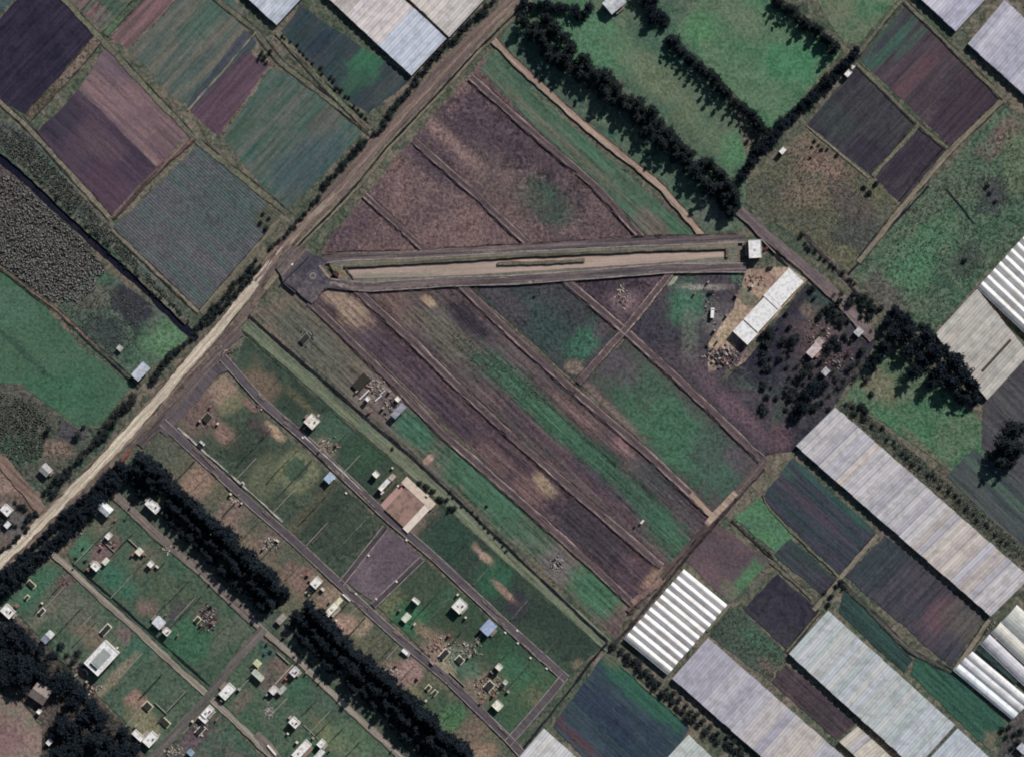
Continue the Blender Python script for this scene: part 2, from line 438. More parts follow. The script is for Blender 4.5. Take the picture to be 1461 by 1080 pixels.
field('bare_soil', [(812, 398), (950, 394), (892, 464)], (86, 72, 80), (66, 56, 66), grain=0.5, mid=0.12, bump=0.6, blobs=[(892, 430, 16, 18, B, (126, 104, 108), 0.8, 0.6), (880, 408, 40, 8, 0, (56, 48, 58), 0.7)])
field('bare_soil', [(896, 480), (1084, 658), (1018, 732), (828, 548)], (82, 74, 78), (70, 72, 70), grain=0.35, mid=0.12,
      blobs=[(955, 610, 100, 40, A, (64, 102, 72), 0.95, 0.3), (920, 555, 34, 30, A, (70, 90, 72), 0.8, 0.4), (880, 520, 34, 20, A, (84, 72, 82), 0.7), (1020, 670, 40, 26, A, (66, 92, 76), 0.85, 0.4), (1012, 640, 26, 30, B, (70, 78, 76), 0.6), (1050, 655, 20, 14, A, (84, 76, 84), 0.8),
             (868, 580, 60, 6, A, (128, 106, 98), 0.7, 0.6)])
field('bare_soil', [(960, 396), (1062, 388), (1062, 470), (1030, 545), (1110, 560), (1092, 655), (896, 470)], (74, 66, 74), (62, 60, 66), grain=0.42, mid=0.13,
      blobs=[(980, 430, 26, 28, 0, (70, 112, 82), 0.9, 0.5), (1000, 410, 30, 4, 0, (150, 140, 136), 0.8, 0.6), (985, 480, 12, 40, 0, (92, 102, 88), 0.7), (1030, 460, 24, 24, 0, (112, 104, 104), 0.7, 0.6), (960, 400, 10, 4, B, (170, 178, 140), 0.7),
             (1055, 590, 60, 12, A, (100, 78, 88), 0.8, 0.5), (1060, 400, 26, 10, A, (78, 104, 82), 0.8), (930, 480, 30, 24, A, (60, 56, 66), 0.7), (1000, 520, 30, 22, A, (92, 78, 84), 0.6)])
field('yard_ground', [(1066, 385), (1126, 380), (1152, 400), (1070, 492), (1064, 520), (1010, 530), (1010, 490), (1046, 440)], (176, 150, 120), (146, 124, 106), grain=0.4,
      blobs=[(1040, 515, 30, 14, B, (76, 66, 76), 0.9, 0.5), (1090, 395, 30, 10, A, (128, 100, 92), 0.7), (1062, 420, 10, 24, B, (90, 98, 80), 0.8), (1030, 470, 20, 20, 0, (168, 146, 116), 0.8, 0.5)])
field('ploughed_field', [(1152, 404), (1210, 436), (1250, 490), (1190, 580), (1150, 640), (1092, 650), (1108, 566), (1030, 546), (1062, 516)], (50, 50, 60), (64, 62, 66), grain=0.42, mid=0.12, bump=0.6,
      blobs=[(1070, 580, 40, 40, 0, (70, 84, 72), 0.85, 0.5), (1100, 500, 50, 40, B, (46, 45, 58), 0.9, 0.4), (1160, 500, 36, 36, 0, (76, 64, 70), 0.8, 0.5), (1180, 430, 26, 24, A, (58, 76, 68), 0.8), (1155, 445, 10, 14, B, (104, 96, 88), 0.8), (1110, 625, 20, 20, 0, (92, 72, 80), 0.8), (1180, 480, 24, 40, B, (104, 88, 88), 0.6, 0.6)])
# --- east and south-east
field('rough_grass', [(1235, 520), (1280, 500), (1400, 600), (1425, 668), (1380, 690), (1215, 570), (1196, 580)], (72, 110, 74), (86, 106, 78), grain=0.4, bump=0.7,
      blobs=[(1290, 640, 70, 26, A, (66, 112, 72), 0.8, 0.5), (1250, 545, 30, 18, A, (116, 110, 92), 0.8, 0.5), (1330, 650, 60, 6, A, (112, 98, 88), 0.6)])
field('crop_field', [(1404, 574), (1467, 510), (1467, 700), (1400, 640)], (66, 64, 70), (76, 76, 78), row=A, width=5, ramp=0.6, grain=0.25)
field('crop_field', [(1350, 680), (1388, 640), (1467, 700), (1467, 790)], (72, 78, 78), (60, 68, 70), row=A, width=6, ramp=0.7, grain=0.25, blobs=[(1420, 690, 60, 6, A, (76, 98, 82), 0.7), (1440, 770, 40, 8, A, (98, 90, 88), 0.7)])
field('rough_grass', [(1196, 578), (1215, 570), (1350, 684), (1467, 786), (1467, 815), (1440, 800)], (98, 92, 82), (76, 84, 70), grain=0.55, mid=0.2, bump=1.0)
field('crop_field', [(1132, 652), (1254, 762), (1200, 826), (1086, 708)], (50, 62, 66), (62, 62, 72), row=A, width=6, ramp=0.75, grain=0.25, blobs=[(1180, 700, 90, 6, A, (54, 88, 76), 0.7), (1150, 720, 80, 6, A, (74, 62, 72), 0.6), (1120, 670, 20, 8, A, (62, 92, 80), 0.5)])
field('grass_plot', [(1082, 710), (1134, 762), (1110, 790), (1046, 738)], (82, 122, 80), (68, 98, 72), grain=0.35)
field('crop_field', [(1128, 768), (1196, 830), (1176, 850), (1104, 792)], (62, 60, 70), (54, 66, 66), row=A, width=4, ramp=0.6, grain=0.25)
field('ploughed_field', [(1018, 744), (1100, 800), (1042, 862), (980, 800)], (98, 80, 86), (84, 72, 78), grain=0.25, blobs=[(1070, 830, 34, 18, B, (80, 118, 76), 0.95, 0.3), (1040, 840, 16, 10, A, (98, 98, 86), 0.8)])
field('ploughed_field', [(1110, 818), (1170, 872), (1122, 926), (1060, 868)], (48, 46, 58), (56, 54, 62), grain=0.22)
field('crop_field', [(1040, 866), (1058, 868), (1122, 930), (1100, 970), (1010, 905)], (78, 92, 76), (66, 80, 68), grain=0.45, bump=0.7, blobs=[(1100, 950, 24, 14, A, (112, 90, 84), 0.7), (1085, 920, 40, 12, A, (62, 96, 70), 0.7)])
field('ploughed_field', [(1262, 764), (1404, 880), (1356, 950), (1206, 822)], (60, 60, 68), (70, 66, 74), row=B, width=8, ramp=0.6, grain=0.25, blobs=[(1250, 800, 50, 30, B, (54, 66, 70), 0.7, 0.5), (1340, 880, 30, 20, B, (100, 74, 82), 0.7, 0.6), (1380, 890, 24, 30, B, (88, 84, 80), 0.8, 0.5)])
field('crop_field', [(1206, 840), (1302, 940), (1290, 960), (1196, 872)], (50, 72, 66), (44, 62, 60), row=A, width=4, ramp=0.6, grain=0.3)
field('grass_plot', [(1306, 938), (1356, 956), (1436, 1030), (1412, 1070), (1300, 962)], (54, 92, 68), (48, 78, 66), row=A, width=4, ramp=0.5, grain=0.35, blobs=[(1420, 1055, 16, 12, 0, (110, 98, 84), 0.8)])
field('ploughed_field', [(1122, 946), (1222, 1032), (1194, 1054), (1100, 972)], (66, 58, 64), (78, 66, 72), row=A, width=3, ramp=0.6, grain=0.3)
field('crop_field', [(866, 926), (984, 1040), (950, 1086), (840, 1086), (790, 1036)], (46, 60, 72), (56, 68, 76), row=A, width=6, ramp=0.7, grain=0.25, blobs=[(915, 985, 80, 18, A, (52, 92, 70), 0.95, 0.3), (870, 935, 20, 12, A, (100, 98, 80), 0.6), (815, 1045, 60, 8, A, (88, 62, 68), 0.7, 0.5), (860, 1010, 60, 16, A, (44, 52, 72), 0.6)])
field('bare_soil', [(1440, 1030), (1467, 1010), (1467, 1086), (1420, 1086)], (98, 92, 92), (76, 74, 72), grain=0.5)

# --- south-west: the half-built housing plots
field('grass_plot', [(350, 482), (868, 912), (806, 968), (600, 784), (440, 634), (336, 524)], (62, 78, 62), (52, 66, 56), grain=0.3, mid=0.16, big=0.03, bump=0.5,
      blobs=[(370, 550, 24, 30, B, (118, 98, 82), 0.85, 0.5), (425, 570, 26, 24, B, (52, 66, 52), 0.9), (432, 575, 6, 30, B, (98, 94, 76), 0.7, 0.5), (480, 610, 30, 22, B, (70, 96, 74), 0.7), (465, 640, 18, 10, A, (126, 112, 96), 0.8, 0.5), (520, 645, 34, 24, B, (56, 82, 58), 0.8),
             (560, 690, 40, 14, B, (84, 84, 70), 0.7, 0.5), (590, 735, 40, 24, B, (132, 110, 98), 0.7, 0.5), (640, 770, 36, 30, B, (48, 70, 58), 0.9), (690, 792, 6, 18, B, (170, 140, 116), 0.95, 0.4), (706, 825, 30, 22, B, (50, 92, 64), 0.8),
             (724, 848, 5, 26, B, (150, 122, 102), 0.9, 0.4), (742, 866, 18, 16, B, (60, 50, 66), 0.85, 0.5), (800, 890, 60, 34, A, (50, 64, 54), 0.9, 0.3), (832, 955, 14, 8, A, (124, 112, 92), 0.8, 0.5)])
field('grass_plot', [(318, 534), (432, 644), (552, 750), (484, 824), (366, 718), (248, 604)], (62, 76, 62), (70, 80, 64), grain=0.32, mid=0.16, big=0.03, bump=0.5,
      blobs=[(318, 560, 26, 24, B, (152, 126, 104), 0.9, 0.4), (280, 590, 36, 26, B, (110, 92, 88), 0.9, 0.4), (318, 618, 14, 26, B, (142, 112, 96), 0.85, 0.5), (330, 578, 20, 12, B, (104, 108, 78), 0.8, 0.5), (390, 614, 7, 18, B, (168, 140, 110), 0.95, 0.4), (370, 610, 12, 18, B, (74, 66, 68), 0.8),
             (350, 645, 30, 30, B, (54, 66, 54), 0.9, 0.4), (424, 673, 31, 30, B, (112, 116, 84), 0.85, 0.2), (421, 670, 17, 15, B, (64, 84, 64), 1.0, 0.12), (378, 682, 30, 24, B, (100, 104, 76), 0.75, 0.4), (480, 740, 50, 50, B, (54, 64, 54), 0.9, 0.3), (440, 730, 60, 10, B, (92, 88, 72), 0.6, 0.5), (500, 745, 20, 50, A, (68, 78, 64), 0.6), (360, 575, 14, 8, A, (150, 110, 100), 0.7)])
field('bare_soil', [(552, 750), (600, 794), (534, 858), (490, 828)], (106, 92, 100), (90, 78, 88), grain=0.3, mid=0.2)
field('grass_plot', [(604, 798), (800, 970), (730, 1052), (636, 962), (540, 866)], (62, 86, 64), (56, 76, 58), grain=0.32, mid=0.16, big=0.03, bump=0.5,
      blobs=[(560, 860, 24, 14, B, (104, 108, 76), 0.8, 0.5), (585, 880, 22, 22, B, (60, 104, 68), 0.8), (610, 825, 40, 24, B, (66, 76, 60), 0.8), (605, 900, 7, 18, B, (132, 112, 88), 0.9, 0.5), (632, 930, 34, 28, B, (150, 122, 104), 0.85, 0.5), (640, 945, 26, 16, B, (146, 138, 112), 0.7, 0.5),
             (660, 885, 36, 30, B, (56, 72, 54), 0.8), (690, 970, 34, 24, B, (132, 112, 98), 0.85, 0.5), (715, 930, 40, 28, B, (52, 78, 56), 0.8), (660, 945, 12, 30, B, (70, 106, 84), 0.7), (760, 985, 50, 40, B, (72, 96, 64), 0.8, 0.5), (770, 1000, 26, 12, A, (108, 98, 80), 0.6, 0.6), (735, 955, 30, 20, A, (60, 100, 68), 0.7)])
field('rough_grass', [(234, 612), (366, 732), (478, 836), (640, 980), (722, 1062), (700, 1090), (640, 1090), (420, 890), (200, 690), (196, 650)], (96, 96, 80), (78, 84, 70), grain=0.38, mid=0.16, big=0.03, bump=0.5,
      blobs=[(275, 690, 20, 34, A, (146, 116, 96), 0.85, 0.5), (250, 650, 30, 20, A, (88, 90, 76), 0.6), (330, 735, 28, 18, B, (132, 108, 100), 0.85, 0.5), (380, 775, 26, 20, B, (112, 96, 92), 0.7, 0.6), (350, 770, 40, 14, A, (122, 104, 90), 0.7, 0.5), (430, 825, 18, 30, B, (126, 100, 90), 0.85, 0.4),
             (492, 892, 15, 15, 0, (162, 130, 110), 0.95, 0.3), (470, 850, 30, 12, B, (138, 116, 98), 0.8, 0.4), (520, 895, 16, 9, B, (156, 134, 108), 0.8, 0.4), (540, 920, 26, 22, B, (88, 90, 70), 0.8), (583, 960, 20, 18, B, (148, 120, 112), 0.95, 0.3), (556, 955, 16, 12, B, (130, 112, 98), 0.8, 0.5),
             (600, 995, 9, 26, B, (118, 112, 84), 0.8, 0.4), (645, 1022, 20, 18, B, (70, 110, 66), 0.9, 0.4), (672, 1048, 24, 18, B, (116, 98, 84), 0.8, 0.5), (620, 1000, 20, 20, B, (62, 84, 62), 0.8), (560, 905, 40, 8, A, (66, 92, 74), 0.8), (690, 1075, 20, 14, 0, (150, 122, 98), 0.8, 0.5)])
field('grass_plot', [(178, 668), (232, 700), (420, 890), (600, 1090), (520, 1090), (432, 962), (364, 888), (282, 812), (166, 706)], (84, 90, 76), (70, 84, 68), grain=0.4, bump=0.5,
      blobs=[(440, 930, 60, 8, A, (100, 98, 88), 0.7)])
field('grass_plot', [(156, 710), (280, 816), (362, 894), (298, 984), (236, 930), (110, 812), (96, 790)], (66, 92, 70), (72, 88, 68), grain=0.34, mid=0.16, big=0.03, bump=0.5,
      blobs=[(150, 745, 26, 14, B, (108, 100, 88), 0.8, 0.5), (112, 778, 16, 20, B, (72, 112, 80), 0.9), (145, 790, 16, 12, B, (118, 92, 96), 0.85, 0.5), (160, 770, 14, 16, B, (108, 94, 90), 0.8, 0.5), (190, 760, 30, 18, A, (70, 90, 70), 0.8), (205, 800, 18, 20, B, (104, 98, 86), 0.8, 0.5), (170, 830, 30, 14, A, (60, 104, 78), 0.8),
             (245, 850, 40, 24, A, (78, 90, 68), 0.8), (210, 866, 14, 12, 0, (118, 96, 90), 0.8, 0.5), (250, 880, 24, 12, B, (74, 66, 74), 0.85, 0.5), (295, 880, 16, 18, B, (96, 84, 84), 0.7), (270, 915, 30, 34, B, (58, 98, 66), 0.8), (330, 905, 40, 16, B, (92, 96, 84), 0.7), (312, 948, 40, 10, B, (62, 84, 64), 0.8)])
field('grass_plot', [(72, 800), (96, 816), (236, 936), (296, 996), (216, 1090), (190, 1040), (110, 960), (30, 880), (-6, 858), (-6, 850)], (68, 90, 68), (80, 94, 76), grain=0.34, mid=0.16, big=0.03, bump=0.5,
      blobs=[(50, 840, 40, 14, B, (64, 104, 76), 0.8), (95, 830, 24, 10, B, (98, 76, 80), 0.8, 0.5), (110, 870, 40, 30, A, (96, 98, 84), 0.8, 0.5), (130, 905, 24, 14, A, (122, 104, 90), 0.7, 0.5), (178, 905, 14, 10, A, (110, 92, 92), 0.8), (205, 920, 40, 20, B, (58, 96, 74), 0.8), (160, 970, 50, 6, B, (136, 122, 104), 0.8, 0.5), (110, 955, 18, 12, A, (128, 104, 100), 0.7, 0.6),
             (230, 975, 40, 26, A, (76, 92, 74), 0.7), (195, 1000, 12, 16, B, (152, 116, 100), 0.9, 0.4), (206, 1028, 18, 30, B, (124, 116, 92), 0.9, 0.4), (60, 880, 24, 8, B, (108, 104, 92), 0.7, 0.5)])
field('grass_plot', [(364, 904), (432, 960), (576, 1090), (400, 1090), (306, 990)], (66, 92, 68), (76, 92, 72), grain=0.34, mid=0.16, big=0.03, bump=0.5,
      blobs=[(383, 925, 16, 16, 0, (64, 88, 78), 0.8), (402, 955, 10, 18, B, (116, 98, 92), 0.85, 0.5), (440, 975, 36, 24, B, (58, 92, 66), 0.85), (385, 970, 14, 22, B, (98, 84, 84), 0.8, 0.5), (480, 1055, 12, 36, B, (122, 114, 84), 0.85, 0.4), (500, 1060, 40, 26, A, (88, 110, 78), 0.7), (470, 1000, 40, 20, A, (74, 88, 74), 0.7), (345, 1000, 20, 10, B, (104, 92, 86), 0.7)])
field('grass_plot', [(300, 1000), (384, 1090), (226, 1090)], (72, 88, 74), (84, 84, 76), grain=0.4, blobs=[(280, 1050, 26, 12, B, (98, 78, 88), 0.8), (340, 1050, 26, 20, A, (66, 92, 72), 0.8)])
field('bare_soil', [(-6, 990), (30, 1000), (60, 1040), (56, 1090), (-6, 1090)], (132, 112, 102), (104, 106, 84), grain=0.3, blobs=[(10, 1050, 20, 30, 0, (124, 96, 98), 0.7)])
field('forest_floor', [(-6, 868), (40, 892), (106, 962), (190, 1046), (212, 1090), (60, 1090), (62, 1030), (20, 990), (-6, 985)], (58, 60, 56), (84, 76, 72), grain=0.5, bump=0.8)

# ------------------------------------------------------------------ ditches, banks, water
m_ditch = gmat('ditch_mud', (26, 27, 36), (36, 36, 42), grain=0.35, bump=0.3)
m_verge = gmat('mown_verge', (112, 118, 92), (94, 104, 82), grain=0.3, row=A, width=3, ramp=0.4)
m_verge2 = gmat('dry_verge', (128, 116, 98), (104, 104, 82), grain=0.35, row=B, width=3, ramp=0.4)
strip('drain_water', [(-10, 216), (50, 268), (120, 334), (200, 405), (272, 476), (282, 484)], 11, gmat('dark_water', (20, 22, 38), (30, 30, 42), grain=0.2, bump=0.1), amp=0.5)
strip('canal_bank', [(-10, 206), (52, 260), (122, 326), (202, 398), (266, 462)], 5, gmat('bank_scrub', (70, 84, 70), (92, 92, 80), grain=0.5, bump=0.8), h=1.4, amp=0.5)
strip('grass_verge', [(350, 462), (452, 552), (577, 659), (640, 715), (728, 795), (872, 924)], 17, m_verge)
strip('ditch', [(352, 449), (457, 540), (520, 595), (590, 655), (640, 702), (730, 787), (867, 916)], 4.5, m_ditch)
strip('ditch', [(346, 472), (446, 564), (570, 668), (640, 728), (720, 804), (862, 928)], 2.5, gmat('dry_ditch', (52, 70, 54), (62, 70, 56), grain=0.4))
strip('ditch', [(867, 917), (845, 942), (820, 975), (740, 1075)], 3.5, m_ditch)
strip('ditch', [(1090, 668), (1040, 725), (975, 800), (890, 905), (868, 922)], 4.5, gmat('wet_soil', (50, 42, 48), (64, 54, 58), grain=0.4))
strip('ditch', [(1325, 266), (1270, 325), (1210, 392)], 3.5, m_ditch)
strip('ditch', [(1354, 206), (1284, 290)], 2.5, m_ditch, off=-3)
strip('ditch', [(1350, 270), (1390, 320)], 2, m_ditch)
strip('ditch', [(1062, 305), (1104, 350), (1130, 375)], 3, m_ditch, off=-9)
strip('ditch', [(1140, 340), (1200, 405), (1240, 455)], 4, gmat('wet_verge', (52, 44, 54), (70, 60, 66), grain=0.5), off=9)
m_furrow = gmat('wet_furrow', (46, 44, 46), (62, 60, 54), grain=0.5)
m_path = gmat('worn_path', (128, 116, 104), (108, 104, 90), grain=0.3, row=B, width=3)
m_gpath = gmat('grassy_path', (104, 106, 84), (92, 92, 80), grain=0.35)
for ln, w, m in [
    ([(300, -8), (366, 45), (400, 90), (440, 120), (530, 190)], 7, m_gpath), ([(86, -6), (140, 52), (275, 196), (410, 305)], 8, m_gpath),
    ([(140, 56), (92, 112), (38, 170)], 13, gmat('rubble_track', (112, 98, 88), (74, 70, 60), grain=0.6, mid=0.3, bump=0.8)), ([(205, -8), (150, 50)], 9, gmat('hedge_track', (78, 98, 72), (62, 66, 58), grain=0.4)),
    ([(277, 196), (222, 246), (160, 312)], 7, gmat('red_track', (110, 88, 82), (70, 58, 60), row=B, width=1.2, ramp=0.8, grain=0.4)), ([(-6, 140), (42, 184), (158, 312)], 7, m_path), ([(160, 328), (284, 446)], 5, m_path), ([(400, 314), (286, 446)], 6, m_path), ([(366, 46), (284, 140), (268, 158)], 2.5, m_path),
    ([(396, 46), (470, 130), (528, 186)], 8, gmat('weedy_track', (92, 104, 80), (118, 104, 92), row=A, width=1.6, ramp=0.8, grain=0.5, mid=0.3, bump=0.7)),
    ([(1222, 90), (1310, 178), (1360, 218)], 5, m_gpath), ([(1310, 178), (1245, 252)], 5, m_gpath), ([(1430, 143), (1356, 214), (1290, 292), (1225, 375)], 8, m_path), ([(1290, 2), (1432, 142)], 5, m_gpath), ([(1285, 2), (1224, 78)], 5, m_gpath), ([(1150, 180), (1240, 254)], 2, m_path),
    ([(1100, 800), (1160, 855)], 5, m_gpath), ([(1252, 762), (1196, 826), (1160, 870)], 6, m_path), ([(1045, 740), (1110, 800)], 4, gmat('scrub_line', (56, 60, 54), (92, 96, 80), grain=0.6, mid=0.3)), ([(1196, 826), (1300, 930), (1362, 960)], 5, gmat('field_edge', (86, 84, 80), (58, 66, 60), row=A, width=1.2, ramp=0.8, grain=0.4)),
    ([(1134, 645), (1086, 706), (1100, 730), (1200, 826)], 3, m_gpath), ([(1412, 884), (1362, 956)], 7, m_path), ([(1170, 872), (1122, 930)], 4, m_gpath), ([(1008, 900), (1042, 862)], 4, m_path), ([(870, 935), (984, 1036)], 2, m_gpath),
    ([(-6, 376), (60, 428), (78, 440), (200, 552)], 4, gmat('broken_edge', (118, 98, 86), (80, 84, 70), grain=0.5))]:
    strip('path', ln, w, m, amp=0.5)
    if w > 3:
        for sd in (-1, 1):
            if random.random() < 0.8:
                strip('furrow', ln, random.uniform(1.2, 2.4), m_furrow, amp=0.4, off=sd * (w / 2 + 0.6))

# ------------------------------------------------------------------ roads
m_shade_wet = gmat('kerb_shade_wet', (54, 44, 50), (68, 58, 62), grain=0.5)  # shadow and wet beside the kerbs, put into one dark colour
m_gut2 = gmat('tyre_track_soil', (70, 61, 66), (82, 70, 74), grain=0.4)
m_dirt = gmat('dirt_road', (192, 177, 155), (160, 144, 126), row=B, width=1.6, ramp=0.8, grain=0.18, bump=0.15)
m_dirt2 = gmat('brown_dirt_road', (118, 102, 92), (100, 86, 84), row=B, width=1.8, ramp=0.8, grain=0.2, bump=0.15)
m_asph = gmat('asphalt', (78, 71, 78), (90, 82, 86), row=A, width=2, ramp=0.5, grain=0.15, bump=0.05)
m_asph_d = gmat('new_asphalt', (72, 68, 78), (94, 86, 88), grain=0.3, mid=0.16, bump=0.05)
m_kerb = smat('kerb_concrete', (150, 139, 136), (104, 96, 96), scale=0.3, amt=0.9)
m_kerb_l = smat('pale_kerb', (172, 164, 158), (120, 112, 112), scale=0.2, amt=0.9)
m_lane = gmat('gravel_lane', (146, 138, 126), (122, 114, 106), row=A, width=1.5, ramp=0.7, grain=0.2, bump=0.1)
m_lane2 = gmat('worn_lane', (116, 106, 100), (98, 92, 86), row=A, width=1.5, ramp=0.7, grain=0.3, bump=0.15)
m_brown = gmat('soil_street', (96, 82, 84), (82, 71, 76), row=A, width=1.6, ramp=0.7, grain=0.2, bump=0.1)
m_shoulder = gmat('road_shoulder', (98, 84, 82), (112, 100, 88), row=B, width=2, ramp=0.6, grain=0.4, bump=0.3)

MAIN = [(-30, 836), (0, 803), (62, 741), (125, 680), (187, 614), (250, 540), (312, 470), (365, 403), (402, 352), (440, 311), (485, 268), (540, 200), (602, 135), (665, 66), (725, 7), (745, -12)]
LOW, UP = MAIN[:9], MAIN[7:]
strip('road_shoulder', MAIN, 30, m_shoulder, amp=0.8, off=-6)
strip('road_verge', UP, 8, m_verge2, off=-17, amp=0.5)
strip('ditch', [(408, 358), (446, 320), (490, 275), (545, 207), (607, 142), (670, 73), (740, 4)], 3, m_ditch, off=-7.5)
strip('road', LOW, 15, m_dirt, amp=0.5)
strip('road', UP, 17, m_dirt2, amp=0.5)
strip('road', [(478, 276), (440, 312), (395, 360)], 10, gmat('mid_dirt_road', (150, 132, 114), (122, 106, 96), row=B, width=1.6, ramp=0.8, grain=0.25), amp=0.9)
strip('road', [(-30, 628), (0, 655), (30, 690), (64, 732)], 15, gmat('side_dirt_road', (136, 112, 98), (112, 94, 86), row=A, width=2, ramp=0.6, grain=0.25), amp=0.8)
strip('side_street', [(200, 636), (225, 606), (270, 558), (310, 505), (345, 474)], 13, gmat('dark_side_street', (98, 87, 86), (78, 72, 74), row=B, width=2, ramp=0.6, grain=0.3), amp=0.9)
strip('side_street', [(232, 618), (262, 584), (312, 524), (338, 520)], 13, m_asph, amp=0.3)

m_rut = gmat('wheel_rut', (206, 192, 172), (170, 152, 134), row=B, width=1.4, grain=0.3)
m_edge = gmat('road_edge_soil', (112, 98, 86), (76, 70, 64), row=B, width=2, grain=0.5)
strip('wheel_rut', LOW, 2.4, m_rut, off=-2.5, amp=0.5)
strip('wheel_rut', LOW, 2.0, m_rut, off=3.5, amp=0.5)
strip('road_edge', LOW, 2.0, m_edge, off=7.8, amp=0.6)
strip('road_edge', LOW, 2.2, m_edge, off=-8.2, amp=0.6)
strip('wheel_rut', UP, 2.4, gmat('grey_rut', (140, 122, 110), (118, 102, 96), row=B, width=1.4, grain=0.3), off=-3, amp=0.5)
strip('wheel_rut', UP, 2.4, gmat('dark_rut', (92, 78, 78), (110, 94, 90), row=B, width=1.4, grain=0.3), off=3, amp=0.5)

S1 = [(318, 510), (375, 574), (435, 625), (495, 682), (552, 737), (615, 790), (680, 851), (728, 896), (808, 968)]
S1E = [(806, 964), (768, 1010), (724, 1060)]
S2 = [(232, 602), (262, 630), (360, 720), (415, 767), (485, 832), (525, 870), (577, 917), (635, 965), (728, 1056), (745, 1075)]
def street(line, w, m, mk, kw=1.1):
    strip('street', line, w, m, amp=0.15)
    strip('kerb', line, kw, mk, off=w / 2, h=0.14, amp=0.1)
    strip('kerb', line, kw, mk, off=-w / 2, h=0.14, amp=0.1)
street(S1, 11, m_asph, m_kerb)
street(S2, 11, m_asph, m_kerb)
street(S1E, 11, m_asph, m_kerb)
m_cross = gmat('dark_cross_street', (66, 60, 66), (78, 71, 74), row=B, width=2, grain=0.25, bump=0.05)
street([(487, 832), (550, 752)], 8, m_cross, m_kerb, 1.2)
street([(532, 864), (602, 797)], 8, m_cross, m_kerb, 1.2)
strip('footpath', [(250, 614), (365, 716), (400, 748)], 1.8, m_kerb_l, off=5.2, h=0.16)
strip('footpath', [(436, 620), (520, 698)], 1.8, m_kerb_l, off=-3, h=0.16)
strip('lane', [(158, 700), (225, 764), (282, 810), (360, 884)], 13, m_lane2, amp=0.4)
strip('lane', [(360, 884), (432, 947), (470, 985), (515, 1026), (585, 1090)], 9, m_lane, amp=0.4)
strip('lane', [(74, 788), (97, 808), (137, 846), (200, 902), (237, 938), (300, 994), (360, 1052), (400, 1090)], 9, m_lane, amp=0.4)
strip('ditch', [(100, 808), (137, 840), (237, 930), (298, 984)], 2, m_ditch, off=6.5)
strip('lane', [(376, 896), (340, 938), (300, 990), (210, 1090)], 13, gmat('grey_cross_lane', (104, 98, 96), (86, 84, 80), row=B, width=2, ramp=0.6, grain=0.25), amp=0.6)
strip('lane', [(365, 1046), (410, 1095)], 12, m_lane2, amp=0.5)

for ln, w in [
    ([(442, 430), (560, 544), (627, 614), (730, 704), (850, 811), (906, 864)], 9), ([(508, 413), (597, 495), (642, 540), (730, 622), (842, 720), (944, 808)], 9),
    ([(656, 405), (730, 477), (802, 542), (930, 652), (1012, 730)], 9), ([(802, 397), (890, 470), (967, 540), (1020, 590), (1090, 658)], 9), ([(957, 390), (892, 470), (824, 546)], 9),
    ([(520, 278), (606, 357)], 7), ([(590, 200), (672, 272), (752, 347)], 8), ([(672, 110), (730, 163), (850, 266), (917, 341)], 8)]:
    strip('street', ln, w, m_brown, amp=0.55)
    mk = gmat('worn_kerb', (150, 130, 124), (112, 97, 95), grain=0.4, row=A, width=8)
    strip('kerb', ln, 1.5, mk, off=w / 2, h=0.05, amp=0.35)
    strip('kerb', ln, 1.2, mk, off=-w / 2, h=0.05, amp=0.35)
    strip('furrow', ln, 1.2, m_shade_wet, off=-w / 2 - 1.5, amp=0.3)  # flat dark strips on both sides, painting the kerb's shadow and wet
    strip('furrow', ln, 1.3, m_shade_wet, off=w / 2 + 1.6, amp=0.3)
    strip('tyre_track', ln, 1.6, m_gut2, off=0.4, amp=0.3)
m_sand = gmat('sandy_path', (166, 143, 122), (136, 115, 102), row=A, width=1.5, ramp=0.6, grain=0.2, bump=0.1)
strip('path', [(704, 58), (730, 85), (830, 176), (942, 266), (1002, 336)], 9, m_sand, amp=0.5)
strip('ditch', [(704, 58), (730, 85), (830, 176), (942, 266), (1002, 336)], 1.8, gmat('red_ditch', (72, 54, 52), (88, 70, 64), grain=0.4), off=4.8)
strip('path', [(985, 704), (1014, 734)], 8, m_sand)
strip('street', [(1092, 656), (1047, 708)], 10, m_brown)
m_trk = gmat('brown_track', (98, 82, 78), (78, 66, 68), row=B, width=2, ramp=0.6, grain=0.35)
strip('track', [(1016, 740), (975, 790), (940, 830), (896, 872)], 10, m_trk, amp=0.8)
strip('verge', [(1020, 744), (980, 795), (948, 832), (900, 880)], 1.6, m_furrow, off=-6, amp=0.5)
strip('verge', [(1092, 662), (1050, 710)], 1.6, m_path, off=-4, amp=0.4)
strip('path', [(1050, 702), (1030, 722), (1008, 748)], 9, m_sand)
strip('path', [(944, 826), (902, 860)], 9, gmat('trampled_soil', (150, 120, 100), (112, 92, 88), grain=0.35), amp=0.7)
strip('street', [(1054, 300), (1095, 338), (1157, 390), (1207, 438), (1246, 484)], 15, gmat('estate_road', (116, 102, 102), (96, 86, 90), row=A, width=2.5, ramp=0.6, grain=0.25), amp=0.5)
strip('path', [(1152, 400), (1110, 446), (1064, 500)], 3.5, m_path, off=-4)

